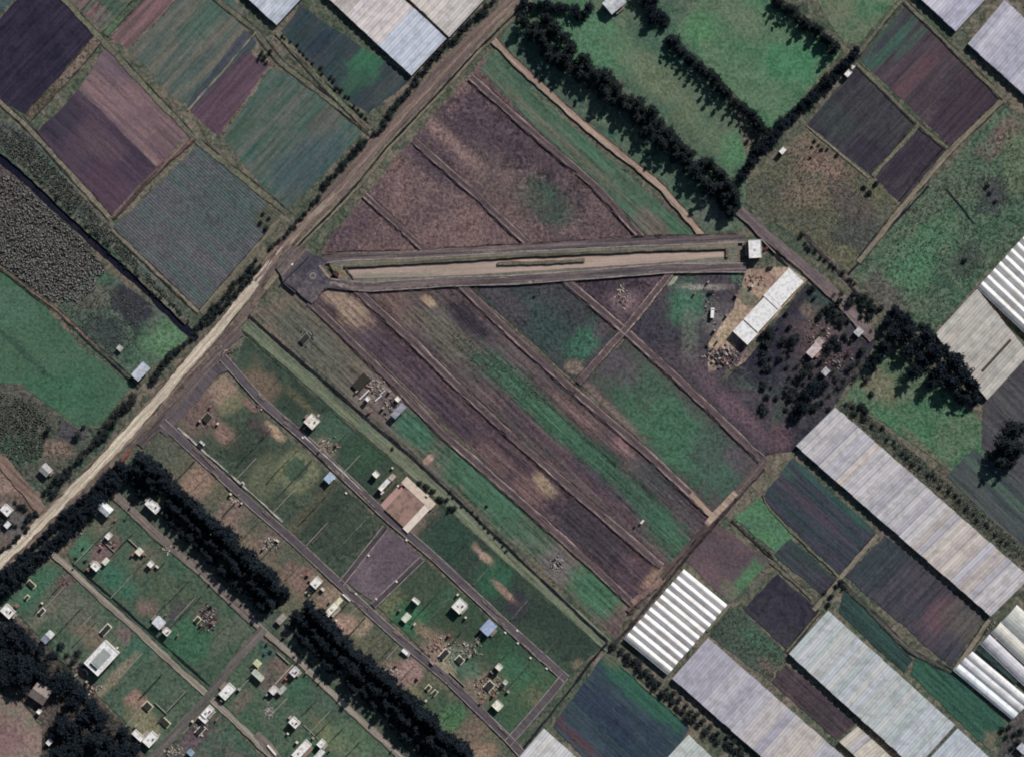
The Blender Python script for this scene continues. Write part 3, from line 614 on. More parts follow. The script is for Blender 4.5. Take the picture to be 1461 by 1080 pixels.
m_dust = gmat('dust_patch', (124, 112, 106), (100, 90, 90), grain=0.5)
def dust(line, w, n):
    for _ in range(n):
        i = random.randrange(len(line) - 1)
        a, b_ = line[i], line[i + 1]
        t = random.uniform(0, 0.85)
        dt = random.uniform(8, 34) / max(10, math.hypot(b_[0] - a[0], b_[1] - a[1]))
        t2 = min(1, t + dt)
        q = [(a[0] + (b_[0] - a[0]) * k, a[1] + (b_[1] - a[1]) * k) for k in (t, (t + t2) / 2, t2)]
        strip('dust', q, random.uniform(1.0, 2.6), m_dust, amp=0.5, off=random.choice((-1, 1)) * random.uniform(0.2, 0.42) * w)
dust(S1, 11, 16)
dust(S2, 11, 16)
m_plot = gmat('plot_edge', (96, 100, 84), (70, 78, 66), grain=0.5)
m_plot_d = gmat('plot_edge_dark', (44, 54, 46), (60, 66, 56), grain=0.5)
for p, q, t0, t1, sd, n in [((334, 526), (806, 966), 0.05, 0.95, (38, -44), 13), ((334, 540), (552, 746), 0.15, 0.98, (-66, 70), 7), ((604, 798), (800, 970), 0.08, 0.9, (-66, 72), 6), ((240, 614), (700, 1040), 0.05, 0.95, (-34, 36), 13),
                         ((160, 716), (362, 894), 0.05, 0.95, (-62, 62), 8), ((78, 806), (296, 996), 0.06, 0.95, (-66, 70), 8), ((440, 968), (570, 1086), 0.1, 0.95, (-60, 62), 5)]:
    for i in range(n):
        t = t0 + (t1 - t0) * (i + random.uniform(0.2, 0.8)) / n
        u, v = p[0] + (q[0] - p[0]) * t, p[1] + (q[1] - p[1]) * t
        l0, l1 = random.uniform(0.08, 0.2), random.uniform(0.65, 0.98)
        strip('plot_edge', [(u + sd[0] * l0, v + sd[1] * l0), (u + sd[0] * l1, v + sd[1] * l1)], random.uniform(0.9, 1.8), random.choice((m_plot, m_plot_d, m_plot_d)), amp=0.25)

# the avenue with its tan basin
sheet('avenue_verge', [(466, 372), (1052, 346), (1050, 386), (505, 408)], gmat('avenue_grass', (98, 98, 92), (112, 110, 98), row=3, width=2, ramp=0.6, grain=0.25), amp=0.3)
m_ave = gmat('avenue_asphalt', (108, 96, 95), (80, 73, 78), row=3, width=2.2, ramp=0.75, grain=0.25, bump=0.05)
AU = [(452, 372), (500, 366), (595, 363), (730, 355), (905, 346), (1062, 341)]
AL = [(468, 404), (525, 410), (640, 402), (730, 400), (855, 391), (955, 383), (1064, 382)]
strip('avenue', AU, 11, m_ave, amp=0.5)
strip('kerb', AU, 1.3, m_kerb, off=-5.5, h=0.13, amp=0.15)
strip('avenue', AL, 12, m_ave, amp=0.5)
strip('kerb', AL, 1.6, m_kerb, off=6, h=0.13, amp=0.15)
strip('kerb', AL, 1.4, m_kerb, off=-6.5, h=0.13, amp=0.15)
strip('ditch', [(463, 361), (595, 357), (755, 348), (900, 338), (1050, 334)], 2, gmat('muddy_gutter', (48, 38, 44), (84, 70, 72), grain=0.5), off=0)
sheet('basin_water', [(496, 386), (590, 379), (730, 371), (905, 362), (1034, 358), (1036, 367), (905, 378), (730, 389), (600, 396), (506, 397)],
      gmat('muddy_water', (170, 146, 134), (158, 138, 124), row=3, width=3, ramp=0.5, grain=0.1, bump=0.02, blobs=[(560, 394, 60, 5, 3, (128, 124, 112), 0.8, 0.5), (1000, 364, 40, 4, 0, (176, 154, 132), 0.6)]), amp=0.2)
m_bank = gmat('earth_bank', (112, 104, 90), (88, 84, 74), row=3, width=2, grain=0.35, bump=0.5)
strip('basin_bank', [(492, 381), (590, 375), (730, 367), (905, 358), (1036, 354)], 4, m_bank, h=1.9, amp=0.3)
strip('basin_bank', [(1036, 350), (1038, 358), (1037, 368)], 4, m_bank, h=1.6, amp=0.3)
strip('basin_bank', [(492, 381), (498, 390), (506, 399)], 3, m_bank, h=0.8, amp=0.3)
strip('basin_islet', [(710, 377), (730, 376), (780, 375), (834, 372)], 5, m_bank, h=1.6, amp=0.4)
dust(AU, 11, 12)
dust(AL, 12, 12)
# entrance plaza
sheet('plaza', [(408, 351), (424, 353), (441, 359), (455, 367), (468, 372), (461, 384), (463, 393), (474, 399), (505, 405), (520, 412), (500, 414), (470, 411), (456, 418), (446, 434), (436, 428), (424, 416), (404, 402), (396, 384)], m_asph_d, amp=0.3)
sheet('forecourt', [(408, 350), (424, 352), (438, 361), (404, 397), (394, 383)], gmat('dusty_forecourt', (112, 100, 96), (88, 80, 82), row=B, width=2, grain=0.35, mid=0.2), amp=0.5)
strip('dust', [(470, 404), (490, 407), (512, 412)], 5, m_dust, amp=0.8)
strip('dust', [(446, 430), (452, 420), (462, 414)], 4, m_dust, amp=0.8)
strip('path', [(456, 379), (463, 388), (470, 397)], 4, gmat('sandy_island', (168, 148, 130), (140, 120, 108)), amp=0.5)
sheet('splitter_island', [(470, 378), (492, 384), (496, 400), (484, 398)], gmat('splitter_cover', (142, 122, 96), (108, 98, 80), grain=0.4), amp=0.4)

# ------------------------------------------------------------------ trees and shrubs
def leaf_mat(name, c1, c2, c3):
    b = NB(name)
    tc = b.n('ShaderNodeTexCoord').outputs['Object']
    oi = b.n('ShaderNodeObjectInfo')
    n = b.noise(tc, 0.55, 3, 0.7, 0.0, '3D')
    k = b.math('ADD', b.math('MULTIPLY', b.rng(n, 0.35, 0.65), 0.55), b.math('MULTIPLY', oi.outputs['Random'], 0.45))
    col = b.mix(k, c1 + (1,), c2 + (1,))
    n2 = b.noise(tc, 1.9, 2, 0.6, 0.0, '3D')
    col = b.mix(b.rng(n2, 0.56, 0.72), col, c3 + (1,))
    b.bsdf.inputs['Roughness'].default_value = 0.8
    return b.done(col)

m_conifer = leaf_mat('conifer_leaves', (0.012, 0.020, 0.026), (0.030, 0.044, 0.042), (0.080, 0.082, 0.082))
m_cypress = leaf_mat('cypress_leaves', (0.008, 0.014, 0.023), (0.020, 0.031, 0.040), (0.040, 0.052, 0.060))
m_broad = leaf_mat('broad_leaves', (0.018, 0.028, 0.032), (0.046, 0.058, 0.056), (0.095, 0.095, 0.096))
m_bare = leaf_mat('twiggy_leaves', (0.050, 0.050, 0.052), (0.095, 0.090, 0.088), (0.140, 0.130, 0.125))
m_bark = smat('bark', (92, 80, 72), (60, 52, 50), scale=1.5)

def crown_mesh(name, h, r, z0, shape, n, leaf, mat, seed):
    """many leaf-clump faces through the crown's volume, set on limbs of uneven reach"""
    rd = random.Random(seed)
    vs, fs = [], []
    limbs = []
    for i in range(34):
        t = rd.random() ** (1.15 if shape == 'cone' else 0.9)
        a = i * 2.399 + rd.uniform(-0.5, 0.5)
        if shape == 'cone':
            reach = r * (1 - t) ** 0.75 * rd.uniform(0.6, 1.2) + 0.25
        else:
            reach = r * math.sqrt(max(0.04, 1 - (1.75 * t - 0.8) ** 2)) * rd.uniform(0.5, 1.15)
        limbs.append((t, a, reach))
    for i in range(n):
        t, a, reach = rd.choice(limbs)
        q = rd.random() ** 0.55
        z = z0 + (h - z0) * t + (rd.uniform(-0.2, 0.25) - 0.15 * q) * (1.2 if shape == 'cone' else 1.6) + rd.gauss(0, 0.25)
        sp = 0.35 + 0.28 * reach * q
        x = math.cos(a) * reach * q + rd.gauss(0, sp * 0.5)
        y = math.sin(a) * reach * q + rd.gauss(0, sp * 0.5)
        s = leaf * rd.uniform(0.55, 1.3)
        d1 = Vector((rd.gauss(0, 1), rd.gauss(0, 1), rd.gauss(0, 0.55))).normalized()
        d2 = d1.cross(Vector((rd.gauss(0, 1), rd.gauss(0, 1), rd.gauss(0, 1)))).normalized()
        c = Vector((x, y, max(0.25, z)))
        k = len(vs)
        vs += [tuple(c - d1 * s), tuple(c + d2 * s * 0.5 + d1 * s * 0.1), tuple(c + d1 * s), tuple(c - d2 * s * 0.5)]
        fs.append((k, k + 1, k + 2, k + 3))
    if shape == 'cone':
        for i in range(10):
            k = len(vs)
            z = h - 0.2 - i * 0.15
            a = rd.uniform(0, 6.28)
            vs += [(0.1 * math.cos(a), 0.1 * math.sin(a), z + 0.9), (0.4 * math.cos(a), 0.4 * math.sin(a), z), (-0.4 * math.cos(a), -0.4 * math.sin(a), z - 0.3)]
            fs.append((k, k + 1, k + 2))
    me = bpy.data.meshes.new(name)
    me.from_pydata(vs, [], fs)
    me.materials.append(mat)
    return me

def trunk_mesh(name, h, r, limbs, reach, seed):
    rd = random.Random(seed)
    bm = bmesh.new()
    def tube(a, b, r0, r1, k=6):
        ax = (b - a).normalized()
        u = ax.orthogonal().normalized()
        w = ax.cross(u)
        rings = []
        for c, rr in ((a, r0), ((a + b) / 2 + Vector((rd.uniform(-.15, .15), rd.uniform(-.15, .15), 0)), (r0 + r1) / 2), (b, r1)):
            rings.append([bm.verts.new(c + (u * math.cos(6.2832 * i / k) + w * math.sin(6.2832 * i / k)) * rr) for i in range(k)])
        for p, q in zip(rings, rings[1:]):
            for i in range(k):
                bm.faces.new((p[i], p[(i + 1) % k], q[(i + 1) % k], q[i]))
    tube(Vector((0, 0, 0)), Vector((0, 0, h)), r, r * 0.25)
    for i in range(limbs):
        z = h * (0.3 + 0.6 * i / limbs)
        a = i * 2.4
        tube(Vector((0, 0, z)), Vector((math.cos(a) * reach, math.sin(a) * reach, z + reach * 0.4)), r * 0.4, r * 0.1, 5)
    me = bpy.data.meshes.new(name)
    bm.to_mesh(me)
    bm.free()
    me.materials.append(m_bark)
    return me

KINDS = {}
def kind(key, name, cat, n, h, r, z0, shape, faces, leaf, mat):
    KINDS[key] = (name, cat, h, [(crown_mesh('crown', h * (0.9 + 0.1 * i), r * (0.9 + 0.08 * i), z0, shape, faces, leaf, mat, 11 * i + len(KINDS) * 101),
                                 trunk_mesh('trunk', h * 0.85, 0.03 * h, 5, r * 0.6, i)) for i in range(n)])
kind('conifer', 'conifer_tree', 'tree', 4, 14.0, 4.9, 1.0, 'cone', 1700, 0.68, m_conifer)
kind('cypress', 'cypress_tree', 'tree', 4, 13.0, 4.1, 0.8, 'cone', 1800, 0.72, m_cypress)
kind('broad', 'leafy_tree', 'tree', 4, 8.5, 4.3, 1.6, 'round', 1100, 0.6, m_broad)
kind('dark', 'evergreen_tree', 'tree', 4, 11.0, 4.8, 1.2, 'round', 1700, 0.68, m_cypress)
kind('shrub', 'shrub', 'shrub', 4, 3.0, 2.0, 0.2, 'round', 330, 0.45, m_broad)
kind('low', 'bush', 'bush', 3, 2.2, 1.7, 0.1, 'round', 260, 0.42, m_conifer)
kind('twig', 'bare_tree', 'tree', 3, 7.0, 3.2, 1.0, 'round', 420, 0.42, m_bare)
NT = [0]
def plant(key, u, v, sc=1.0, label=None, group=None):
    name, cat, h, var = KINDS[key]
    cm, tm = random.choice(var)
    NT[0] += 1
    sc *= random.uniform(0.76, 1.2)
    t = thing(name, label, cat, P(u, v), random.uniform(0, 360), group)
    t.scale = (sc * random.uniform(0.92, 1.1), sc * random.uniform(0.92, 1.1), sc * random.uniform(0.85, 1.15))
    new_obj('crown', cm, None, t)
    new_obj('trunk' if cat == 'tree' else 'stem', tm, None, t)
    return t

def row(key, line, gap, label, group, sc=1.0, jit=2.0, skip=(), wide=1, wgap=8):
    pts = [P(u, v) for u, v in line]
    d = 0.0
    L = [(pts[i + 1] - pts[i]).length for i in range(len(pts) - 1)]
    tot = sum(L)
    while d < tot:
        e = d
        for i, l in enumerate(L):
            if e <= l:
                break
            e -= l
        dr = (pts[i + 1] - pts[i]).normalized()
        q0 = pts[i] + dr * min(e, l)
        nn = Vector((-dr.y, dr.x, 0))
        for w in range(wide):
            q = q0 + nn * ((w - (wide - 1) / 2) * wgap * S)
            u, v = q.x / S + 730.5 + random.uniform(-jit, jit), 540 - q.y / S + random.uniform(-jit, jit)
            if not any(math.hypot(u - a, v - b_) < r_ for a, b_, r_ in skip):
                plant(key, u, v, sc, label, group)
        d += gap * S * random.uniform(0.8, 1.2)

# the long windbreak across the housing plots, in two stretches
row('cypress', [(204, 655), (228, 674), (254, 701), (294, 738), (344, 786), (409, 848)], 8.5, 'tall dark cypress in the windbreak stretch nearest the dirt road', 'windbreak cypresses near the dirt road', 1.25, 3.0, skip=[(222, 716, 13)])
row('cypress', [(196, 668), (240, 714), (280, 752), (330, 800), (394, 862)], 9, 'dark cypress on the lane side of the windbreak near the dirt road', 'lane-side windbreak cypresses near the dirt road', 1.05, 3.0, skip=[(222, 718, 20)])
row('cypress', [(441, 866), (499, 924), (549, 966), (599, 1016), (668, 1078)], 8.5, 'tall dark cypress in the windbreak stretch beside the gravel lane', 'windbreak cypresses beside the gravel lane', 1.2, 3.5)
row('cypress', [(426, 880), (486, 938), (536, 980), (586, 1030), (640, 1080)], 9, 'dark cypress along the lane-side edge of the gravel lane windbreak', 'lane-side windbreak cypresses by the gravel lane', 1.05, 3.5)
row('cypress', [(184, 680), (228, 724), (268, 764), (318, 812), (380, 872)], 10, 'shorter dark cypress at the shaded foot of the windbreak near the dirt road', 'foot cypresses of the windbreak near the dirt road', 0.8, 3.0, skip=[(222, 718, 22)])
row('cypress', [(416, 894), (474, 950), (524, 994), (574, 1044), (620, 1086)], 10, 'shorter dark cypress at the shaded foot of the gravel lane windbreak', 'foot cypresses of the gravel lane windbreak', 0.8, 3.5)
# dark hedge of trees below the main road
row('dark', [(182, 670), (152, 702), (112, 742), (62, 790), (12, 836), (-12, 858)], 9, 'dark evergreen in the dense belt along the pale dirt road', 'evergreen belt along the dirt road', 1.0, 2.5)
row('dark', [(176, 676), (140, 712), (100, 752), (50, 800), (4, 846)], 11, 'dark evergreen on the plot side of the dense belt', 'plot-side evergreens of the belt', 0.8, 2.0)
row('dark', [(170, 664), (128, 704), (80, 750), (30, 796), (-10, 836)], 13, 'low dark evergreen at the roadside edge of the dense belt', 'roadside evergreens of the belt', 0.7, 2.0)
# north-east tree rows
row('conifer', [(752, 30), (768, 56), (796, 84), (826, 104), (862, 132), (900, 162), (945, 204), (985, 240), (1018, 268), (1046, 288)], 10, 'tall pointed conifer in the ragged row beside the tan dirt path', 'conifers beside the tan dirt path', 1.05, 5.0)
row('conifer', [(776, 22), (806, 64), (846, 100), (888, 136), (926, 166), (966, 204), (1006, 238), (1042, 262)], 11.5, 'pointed conifer on the pasture side of the ragged path row', 'pasture-side conifers of the path row', 1.0, 6.0)
row('twig', [(868, 108), (890, 130), (915, 160), (960, 208), (1000, 222), (1030, 244)], 22, 'thin grey leafless tree between the conifers beside the pasture', 'grey leafless trees among the conifers', 0.9, 5.0)
row('dark', [(748, 8), (790, 8), (830, 22), (846, 6)], 11, 'dark evergreen clustered beside the white-roofed pasture house', 'evergreens by the pasture house', 0.8, 4.0)
row('dark', [(916, -4), (930, 8), (940, 22), (952, 30)], 9, 'dark evergreen in the clump at the pasture fence corner', 'evergreens at the pasture fence corner', 0.9, 5.0)
row('dark', [(924, 16), (936, 34)], 9, 'dark evergreen on the shaded side of the fence corner clump', 'shaded evergreens of the fence corner clump', 0.85, 4.0)
row('conifer', [(956, 56), (974, 76), (1000, 98), (1024, 122), (1040, 140), (1062, 154), (1090, 186)], 9.5, 'short bushy conifer in the straight row dividing the two pastures', 'conifers dividing the pastures', 0.82, 2.0, skip=[(1024, 118, 5), (1042, 138, 4)])
row('conifer', [(1104, 4), (1126, 16), (1150, 34), (1172, 52), (1196, 72)], 9, 'dark conifer in the short row above the upper pasture', 'conifers above the upper pasture', 0.9, 3.0)
row('dark', [(1222, 72), (1206, 92), (1190, 108), (1168, 132), (1146, 152), (1122, 174), (1104, 196), (1084, 216), (1068, 238), (1052, 262)], 10, 'dark evergreen in the thick hedge between pasture and ploughed fields', 'evergreens between pasture and ploughed fields', 0.78, 2.5)
row('broad', [(1200, 90), (1176, 116), (1150, 142), (1120, 166), (1096, 190), (1072, 220)], 13, 'grey-green leafy tree on the pasture side of the thick hedge', 'leafy trees of the thick hedge', 0.55, 2.5)
row('conifer', [(1030, 290), (1044, 306), (1054, 290), (1040, 270)], 10, 'pointed conifer at the bottom end of the path row near the white house', 'conifers near the flat white house', 0.85, 4.0)
# east clumps
for (u, v, sc) in [(1296, 474, 1.0), (1308, 490, 1.1), (1322, 480, .9), (1330, 502, 1.1), (1346, 498, 1.0), (1360, 514, 1.1), (1372, 532, 1.0), (1384, 548, .9), (1316, 512, 1.0), (1338, 528, 1.1), (1356, 546, 1.0), (1372, 566, 1.0), (1294, 500, .9), (1304, 528, .9), (1390, 570, .9), (1326, 545, .8)]:
    plant('dark', u, v, sc * 1.3, 'large dark evergreen in the grove beside the pale striped greenhouse', 'grove beside the striped greenhouse')
for (u, v, sc) in [(1266, 460, .8), (1274, 478, .9), (1262, 494, .8), (1252, 510, .8), (1240, 522, .7), (1276, 446, .7), (1290, 456, .8)]:
    plant('dark', u, v, sc * 1.25, 'dark evergreen between the estate road end and the farmyard', 'evergreens by the farmyard')
for (u, v, sc) in [(1444, 612, 1.0), (1432, 632, 1.1), (1450, 640, 1.0), (1424, 656, .9), (1440, 660, .9), (1456, 610, .8)]:
    plant('conifer', u, v, sc * 1.35, 'dark conifer in the clump between the grey eastern crop strips', 'conifers between eastern crop strips')
for (u, v, sc) in [(1150, 566, .9), (1142, 580, .8), (1160, 552, .8), (1176, 548, .6), (1136, 594, .6)]:
    plant('dark', u, v, sc * 1.15, 'dark evergreen above the corner of the longest greenhouse', 'evergreens above the longest greenhouse')
for (u, v, sc) in [(1190, 528, .7), (1206, 540, .7), (1218, 518, .7), (1230, 500, .8), (1210, 505, .6), (1196, 550, .6), (1176, 470, .6), (1196, 455, .55), (1222, 536, .8), (1238, 540, .7), (1130, 480, .5), (1120, 500, .45), (1184, 562, .5)]:
    plant('twig', u, v, sc * 1.1, 'thin grey tree around the derelict farmyard buildings', 'grey trees around the farmyard')
ry = random.Random(9)
for _ in range(110):
    u, v = ry.uniform(1085, 1245), ry.uniform(420, 590)
    if (u - 1090) * 0.72 + (v - 430) * 0.69 > 20 and abs(u - 1160) + abs(v - 500) > 22 and abs(u - 1224) + abs(v - 474) > 16 and not (u < 1160 and v < 480) and (u - 1152) * 0.8 - (v - 404) < 60:
        plant('low' if ry.random() < 0.6 else 'shrub', u, v, ry.uniform(0.9, 1.7), 'dark scrubby bush on the blackish ground around the farmyard', 'scrub on the blackish farmyard ground')
for _ in range(60):
    u, v = ry.uniform(1085, 1250), ry.uniform(405, 570)
    if (u - 1090) * 0.72 + (v - 430) * 0.69 > 26 and abs(u - 1160) + abs(v - 500) > 26 and abs(u - 1224) + abs(v - 474) > 18 and abs(u - 1177) + abs(v - 530) > 16 and (u - 1152) * 0.8 - (v - 404) < 50:
        plant('broad' if ry.random() < 0.5 else 'twig', u, v, ry.uniform(0.45, 0.75), 'small grey-green tree on the dark ground around the farmyard', 'small trees on the dark farmyard ground')
# south-west wood
rw = random.Random(3)
def inpoly(x, y, p):
    c = False
    for i in range(len(p)):
        x1, y1 = p[i]; x2, y2 = p[i - 1]
        if (y1 > y) != (y2 > y) and x < (x2 - x1) * (y - y1) / (y2 - y1) + x1:
            c = not c
    return c
wood = [(-8, 886), (30, 896), (70, 930), (104, 968), (150, 1014), (186, 1050), (204, 1088), (64, 1088), (80, 1040), (100, 1010), (82, 986), (50, 962), (30, 985), (-8, 972)]
pts_ = []
for _ in range(4000):
    u, v = rw.uniform(-8, 210), rw.uniform(880, 1088)
    if inpoly(u, v, wood) and all(math.hypot(u - a, v - b_) > 9.8 for a, b_ in pts_) and math.hypot(u - 60, v - 990) > 22 and math.hypot(u - 72, v - 1056) > 10:
        pts_.append((u, v))
for u, v in pts_:
    k = 'dark' if rw.random() < 0.8 else 'twig'
    plant(k, u, v, rw.uniform(0.85, 1.2), 'dark evergreen in the wood on the south-west corner' if k == 'dark' else 'grey bare-looking tree in the south-west corner wood',
          'evergreens of the corner wood' if k == 'dark' else 'grey trees of the corner wood')
for (u, v) in [(88, 920), (96, 934), (106, 942), (112, 930), (118, 948), (80, 934)]:
    plant('shrub', u, v, 1.1, 'green shrub between the wood and the big white building', 'shrubs by the big white building')
# road hedges
row('broad', [(488, 236), (506, 218), (524, 200)], 8, 'dark roadside tree at the corner of the striped green field', 'trees at the striped green field corner', 0.62, 2.5)
row('shrub', [(464, 264), (480, 246)], 6, 'dark shrub on the roadside below the striped field', 'shrubs below the striped field', 1.1, 2)
row('shrub', [(536, 192), (552, 170), (570, 146), (592, 118)], 5.5, 'shrub in the hedge between teal crop field and brown road', 'hedge beside the teal crop field', 1.2, 4)
row('broad', [(594, 112), (620, 86), (640, 64), (664, 40), (690, 16), (706, -4)], 9, 'grey-green roadside tree in front of the northern greenhouse ends', 'roadside trees by the northern greenhouses', 0.58, 3)
row('shrub', [(388, 352), (410, 334), (428, 314), (450, 288), (462, 270)], 7, 'shrub on the grassy verge opposite the entrance plaza', 'verge shrubs opposite the plaza', 0.9, 3)
row('broad', [(366, 374), (350, 392), (334, 408), (318, 428), (300, 446), (286, 462)], 9, 'dark tree along the road edge of the furrowed field', 'trees edging the furrowed field', 0.5, 2.5)
row('shrub', [(372, 380), (350, 404), (326, 430), (300, 456), (282, 470), (270, 486)], 6, 'shrub on the road bank beside the furrowed field', 'bank shrubs beside the furrowed field', 1.0, 3)
row('broad', [(262, 490), (250, 502), (238, 514), (226, 530), (212, 548)], 8, 'bushy tree on the road bank beside the silver-roofed shed', 'trees beside the silver shed', 0.55, 2.5)
row('twig', [(196, 560), (180, 574), (160, 594), (146, 612), (130, 636), (112, 656)], 8, 'grey leafless tree on the road bank of the southern pasture', 'grey trees on the pasture bank', 0.75, 4)
row('broad', [(190, 572), (168, 594), (150, 616), (120, 648), (104, 664), (92, 686), (72, 704)], 10, 'dark bushy tree on the road bank of the southern pasture', 'dark trees on the pasture bank', 0.55, 3)
for (u, v) in [(74, 692), (84, 680), (78, 704), (96, 672), (112, 620), (120, 608), (70, 612), (66, 700)]:
    plant('broad', u, v, 0.6, 'dark round tree around the little grey house by the junction', 'trees around the junction house')
row('low', [(0, 742), (20, 752), (40, 742), (54, 728)], 6, 'low dark bush around the white cottages by the side road', 'shrubs around the side road cottages', 1.2, 4)
row('low', [(24, 716), (36, 726), (46, 738), (58, 732)], 6, 'low dark bush between the side road and the white cottages', 'shrubs between side road and cottages', 1.1, 3)
row('low', [(-4, 790), (20, 772), (44, 752)], 7, 'low dark bush on the verge below the white cottages', 'verge shrubs below the cottages', 1.2, 3)
# drain side, greenhouse side hedges
row('low', [(58, 262), (120, 324), (180, 380), (230, 424), (272, 462)], 9, 'low bush along the dark drain beside the furrowed field', 'shrubs along the dark drain', 1.0, 3)
row('low', [(404, 50), (420, 62), (440, 84), (470, 112), (500, 142), (526, 170)], 9, 'low bush on the weedy track beside the teal field', 'shrubs on the weedy track', 0.9, 4)
row('shrub', [(872, 922), (892, 934), (912, 952), (934, 976), (958, 1000), (982, 1024), (1010, 1044), (1040, 1064), (1064, 1082)], 7, 'shrub in the ragged hedge below the striped greenhouse', 'ragged hedge below striped greenhouse', 1.15, 4)
row('broad', [(898, 934), (930, 964), (960, 990), (990, 1018), (1026, 1044), (1058, 1068)], 13, 'grey-green small tree in the ragged hedge below the striped greenhouse', 'small trees of the ragged hedge', 0.52, 3)
row('shrub', [(1206, 574), (1230, 592), (1256, 612), (1280, 636), (1302, 656), (1330, 680), (1360, 706), (1400, 744), (1440, 778)], 11, 'scrubby bush on the rough strip behind the longest greenhouse', 'bushes behind the longest greenhouse', 0.8, 5)
for (u, v) in [(1192, 836), (1200, 830), (1186, 850), (1176, 846), (1204, 838), (1182, 862)]:
    plant('low', u, v, 1.1, 'brown-green bush at the field crossing above the pale greenhouse', 'bushes at the field crossing')
for (u, v) in [(1440, 1036), (1448, 1046), (1436, 1050), (1452, 1058), (1444, 1066), (1456, 1042), (1430, 1040)]:
    plant('shrub', u, v, 1.1, 'dark bush behind the twin white tunnels in the corner', 'bushes behind the twin tunnels')
for (u, v) in [(374, 76), (378, 82), (370, 84), (386, 74), (380, 90)]:
    plant('broad', u, v, 0.42, 'small dark tree on the bare knoll between two fields', 'trees on the bare knoll')
for (u, v) in [(376, 305), (384, 312), (372, 318), (380, 326)]:
    plant('shrub', u, v, 0.9, 'dark shrub in the corner of the furrowed field', 'shrubs in the furrowed field corner')
for (u, v) in [(1162, 202), (1168, 208), (1158, 210), (1172, 214), (1180, 214), (1194, 222), (1156, 226)]:
    plant('low', u, v, 0.75, 'small round bush dotted over the dry rough land', 'bushes on the dry rough land')
row('shrub', [(1140, 338), (1166, 358), (1196, 384), (1222, 412)], 9, 'shrub along the verge of the estate road', 'shrubs along the estate road', 0.8, 5)
row('shrub', [(1222, 420), (1250, 440), (1280, 450), (1310, 462), (1330, 474)], 8, 'shrub at the foot of the rough field by the grove', 'shrubs at the foot of the rough field', 1.0, 6)
for (u, v) in [(1412, 276), (1420, 288), (1408, 266), (1232, 268), (1240, 276), (1250, 262), (1376, 372)]:
    plant('low', u, v, 1.2, 'dark low bush standing alone in the rough eastern field', 'lone bushes of the rough field')
row('shrub', [(598, 690), (620, 700), (636, 716), (652, 730)], 7, 'dark shrub behind the concrete house shell by the green strip', 'shrubs behind the house shell', 1.0, 4)
row('low', [(640, 702), (690, 748), (728, 790)], 9, 'low dark bush along the ditch of the green strip', 'shrubs along the strip ditch', 0.8, 2)
for (u, v) in [(118, 783), (122, 800), (108, 796), (292, 872), (300, 866), (560, 640), (104, 812), (380, 920), (386, 930), (376, 934), (694, 722), (820, 560), (762, 424), (905, 752), (178, 742)]:
    plant('low', u, v, 0.8, 'small garden bush on a grassy housing plot or field', 'scattered garden shrubs')

def clumps(name, poly, n, hgt, size, mat, seed):
    """uncountable crop or weeds: leaf tufts standing on the ground"""
    rd = random.Random(seed)
    us, vs_ = [p[0] for p in poly], [p[1] for p in poly]
    V, F = [], []
    k = 0
    while k < n:
        u, v = rd.uniform(min(us), max(us)), rd.uniform(min(vs_), max(vs_))
        if not inpoly(u, v, poly) or (math.sin(u * 0.13) + math.sin(v * 0.11 + u * 0.05) + rd.uniform(-2, 1.4)) > 1.2:
            continue
        k += 1
        c = P(u, v, 0.05)
        h = hgt * rd.uniform(0.5, 1.3)
        for _ in range(6):
            a = rd.uniform(0, 6.28)
            d = Vector((math.cos(a), math.sin(a), 0))
            w = Vector((-d.y, d.x, 0)) * size * rd.uniform(0.25, 0.5)
            o = d * size * rd.uniform(0.4, 1.1)
            i = len(V)
            zt = h * rd.uniform(0.55, 1.0)
            V += [tuple(c + Vector((0, 0, 0.1)) - w * 0.4), tuple(c + Vector((0, 0, 0.1)) + w * 0.4), tuple(c + o + w + Vector((0, 0, zt))), tuple(c + o - w + Vector((0, 0, zt * 0.9)))]
            F.append((i, i + 1, i + 2, i + 3))
    me = bpy.data.meshes.new(name)
    me.from_pydata(V, [], F)
    me.materials.append(mat)
    return tag(new_obj(name, me), kind='stuff')
m_maize = leaf_mat('maize_leaves', (0.16, 0.165, 0.15), (0.28, 0.275, 0.26), (0.38, 0.37, 0.35))
m_weed = leaf_mat('weed_leaves', (0.07, 0.095, 0.075), (0.14, 0.15, 0.13), (0.20, 0.195, 0.18))
clumps('maize_crop', [(4, 246), (34, 262), (128, 352), (150, 386), (118, 430), (76, 430), (-4, 372)], 2300, 2.2, 1.0, m_maize, 1)
clumps('rough_crop', [(-6, 172), (42, 194), (152, 322), (262, 448), (198, 392), (52, 258), (-6, 210)], 1500, 1.6, 0.8, m_weed, 2)
clumps('weeds', [(-6, 560), (30, 566), (70, 600), (60, 650), (20, 660), (-6, 640)], 800, 1.6, 0.9, m_weed, 3)
clumps('weeds', [(80, 440), (134, 400), (206, 436), (190, 500), (160, 520), (112, 486)], 350, 1.2, 0.7, m_weed, 4)
clumps('weeds', [(1196, 580), (1215, 572), (1350, 686), (1467, 786), (1467, 812)], 700, 1.3, 0.8, m_weed, 5)
clumps('weeds', [(1290, 300), (1440, 180), (1467, 330), (1336, 466), (1240, 410)], 1200, 0.9, 0.7, m_weed, 6)
clumps('weeds', [(1066, 264), (1150, 190), (1240, 258), (1210, 370), (1160, 350)], 800, 0.8, 0.7, m_weed, 7)
clumps('weeds', [(640, 470), (700, 500), (800, 560), (780, 580), (660, 520)], 350, 0.9, 0.7, m_weed, 8)
clumps('weeds', [(1040, 866), (1122, 930), (1100, 968), (1012, 902)], 300, 1.0, 0.7, m_weed, 9)

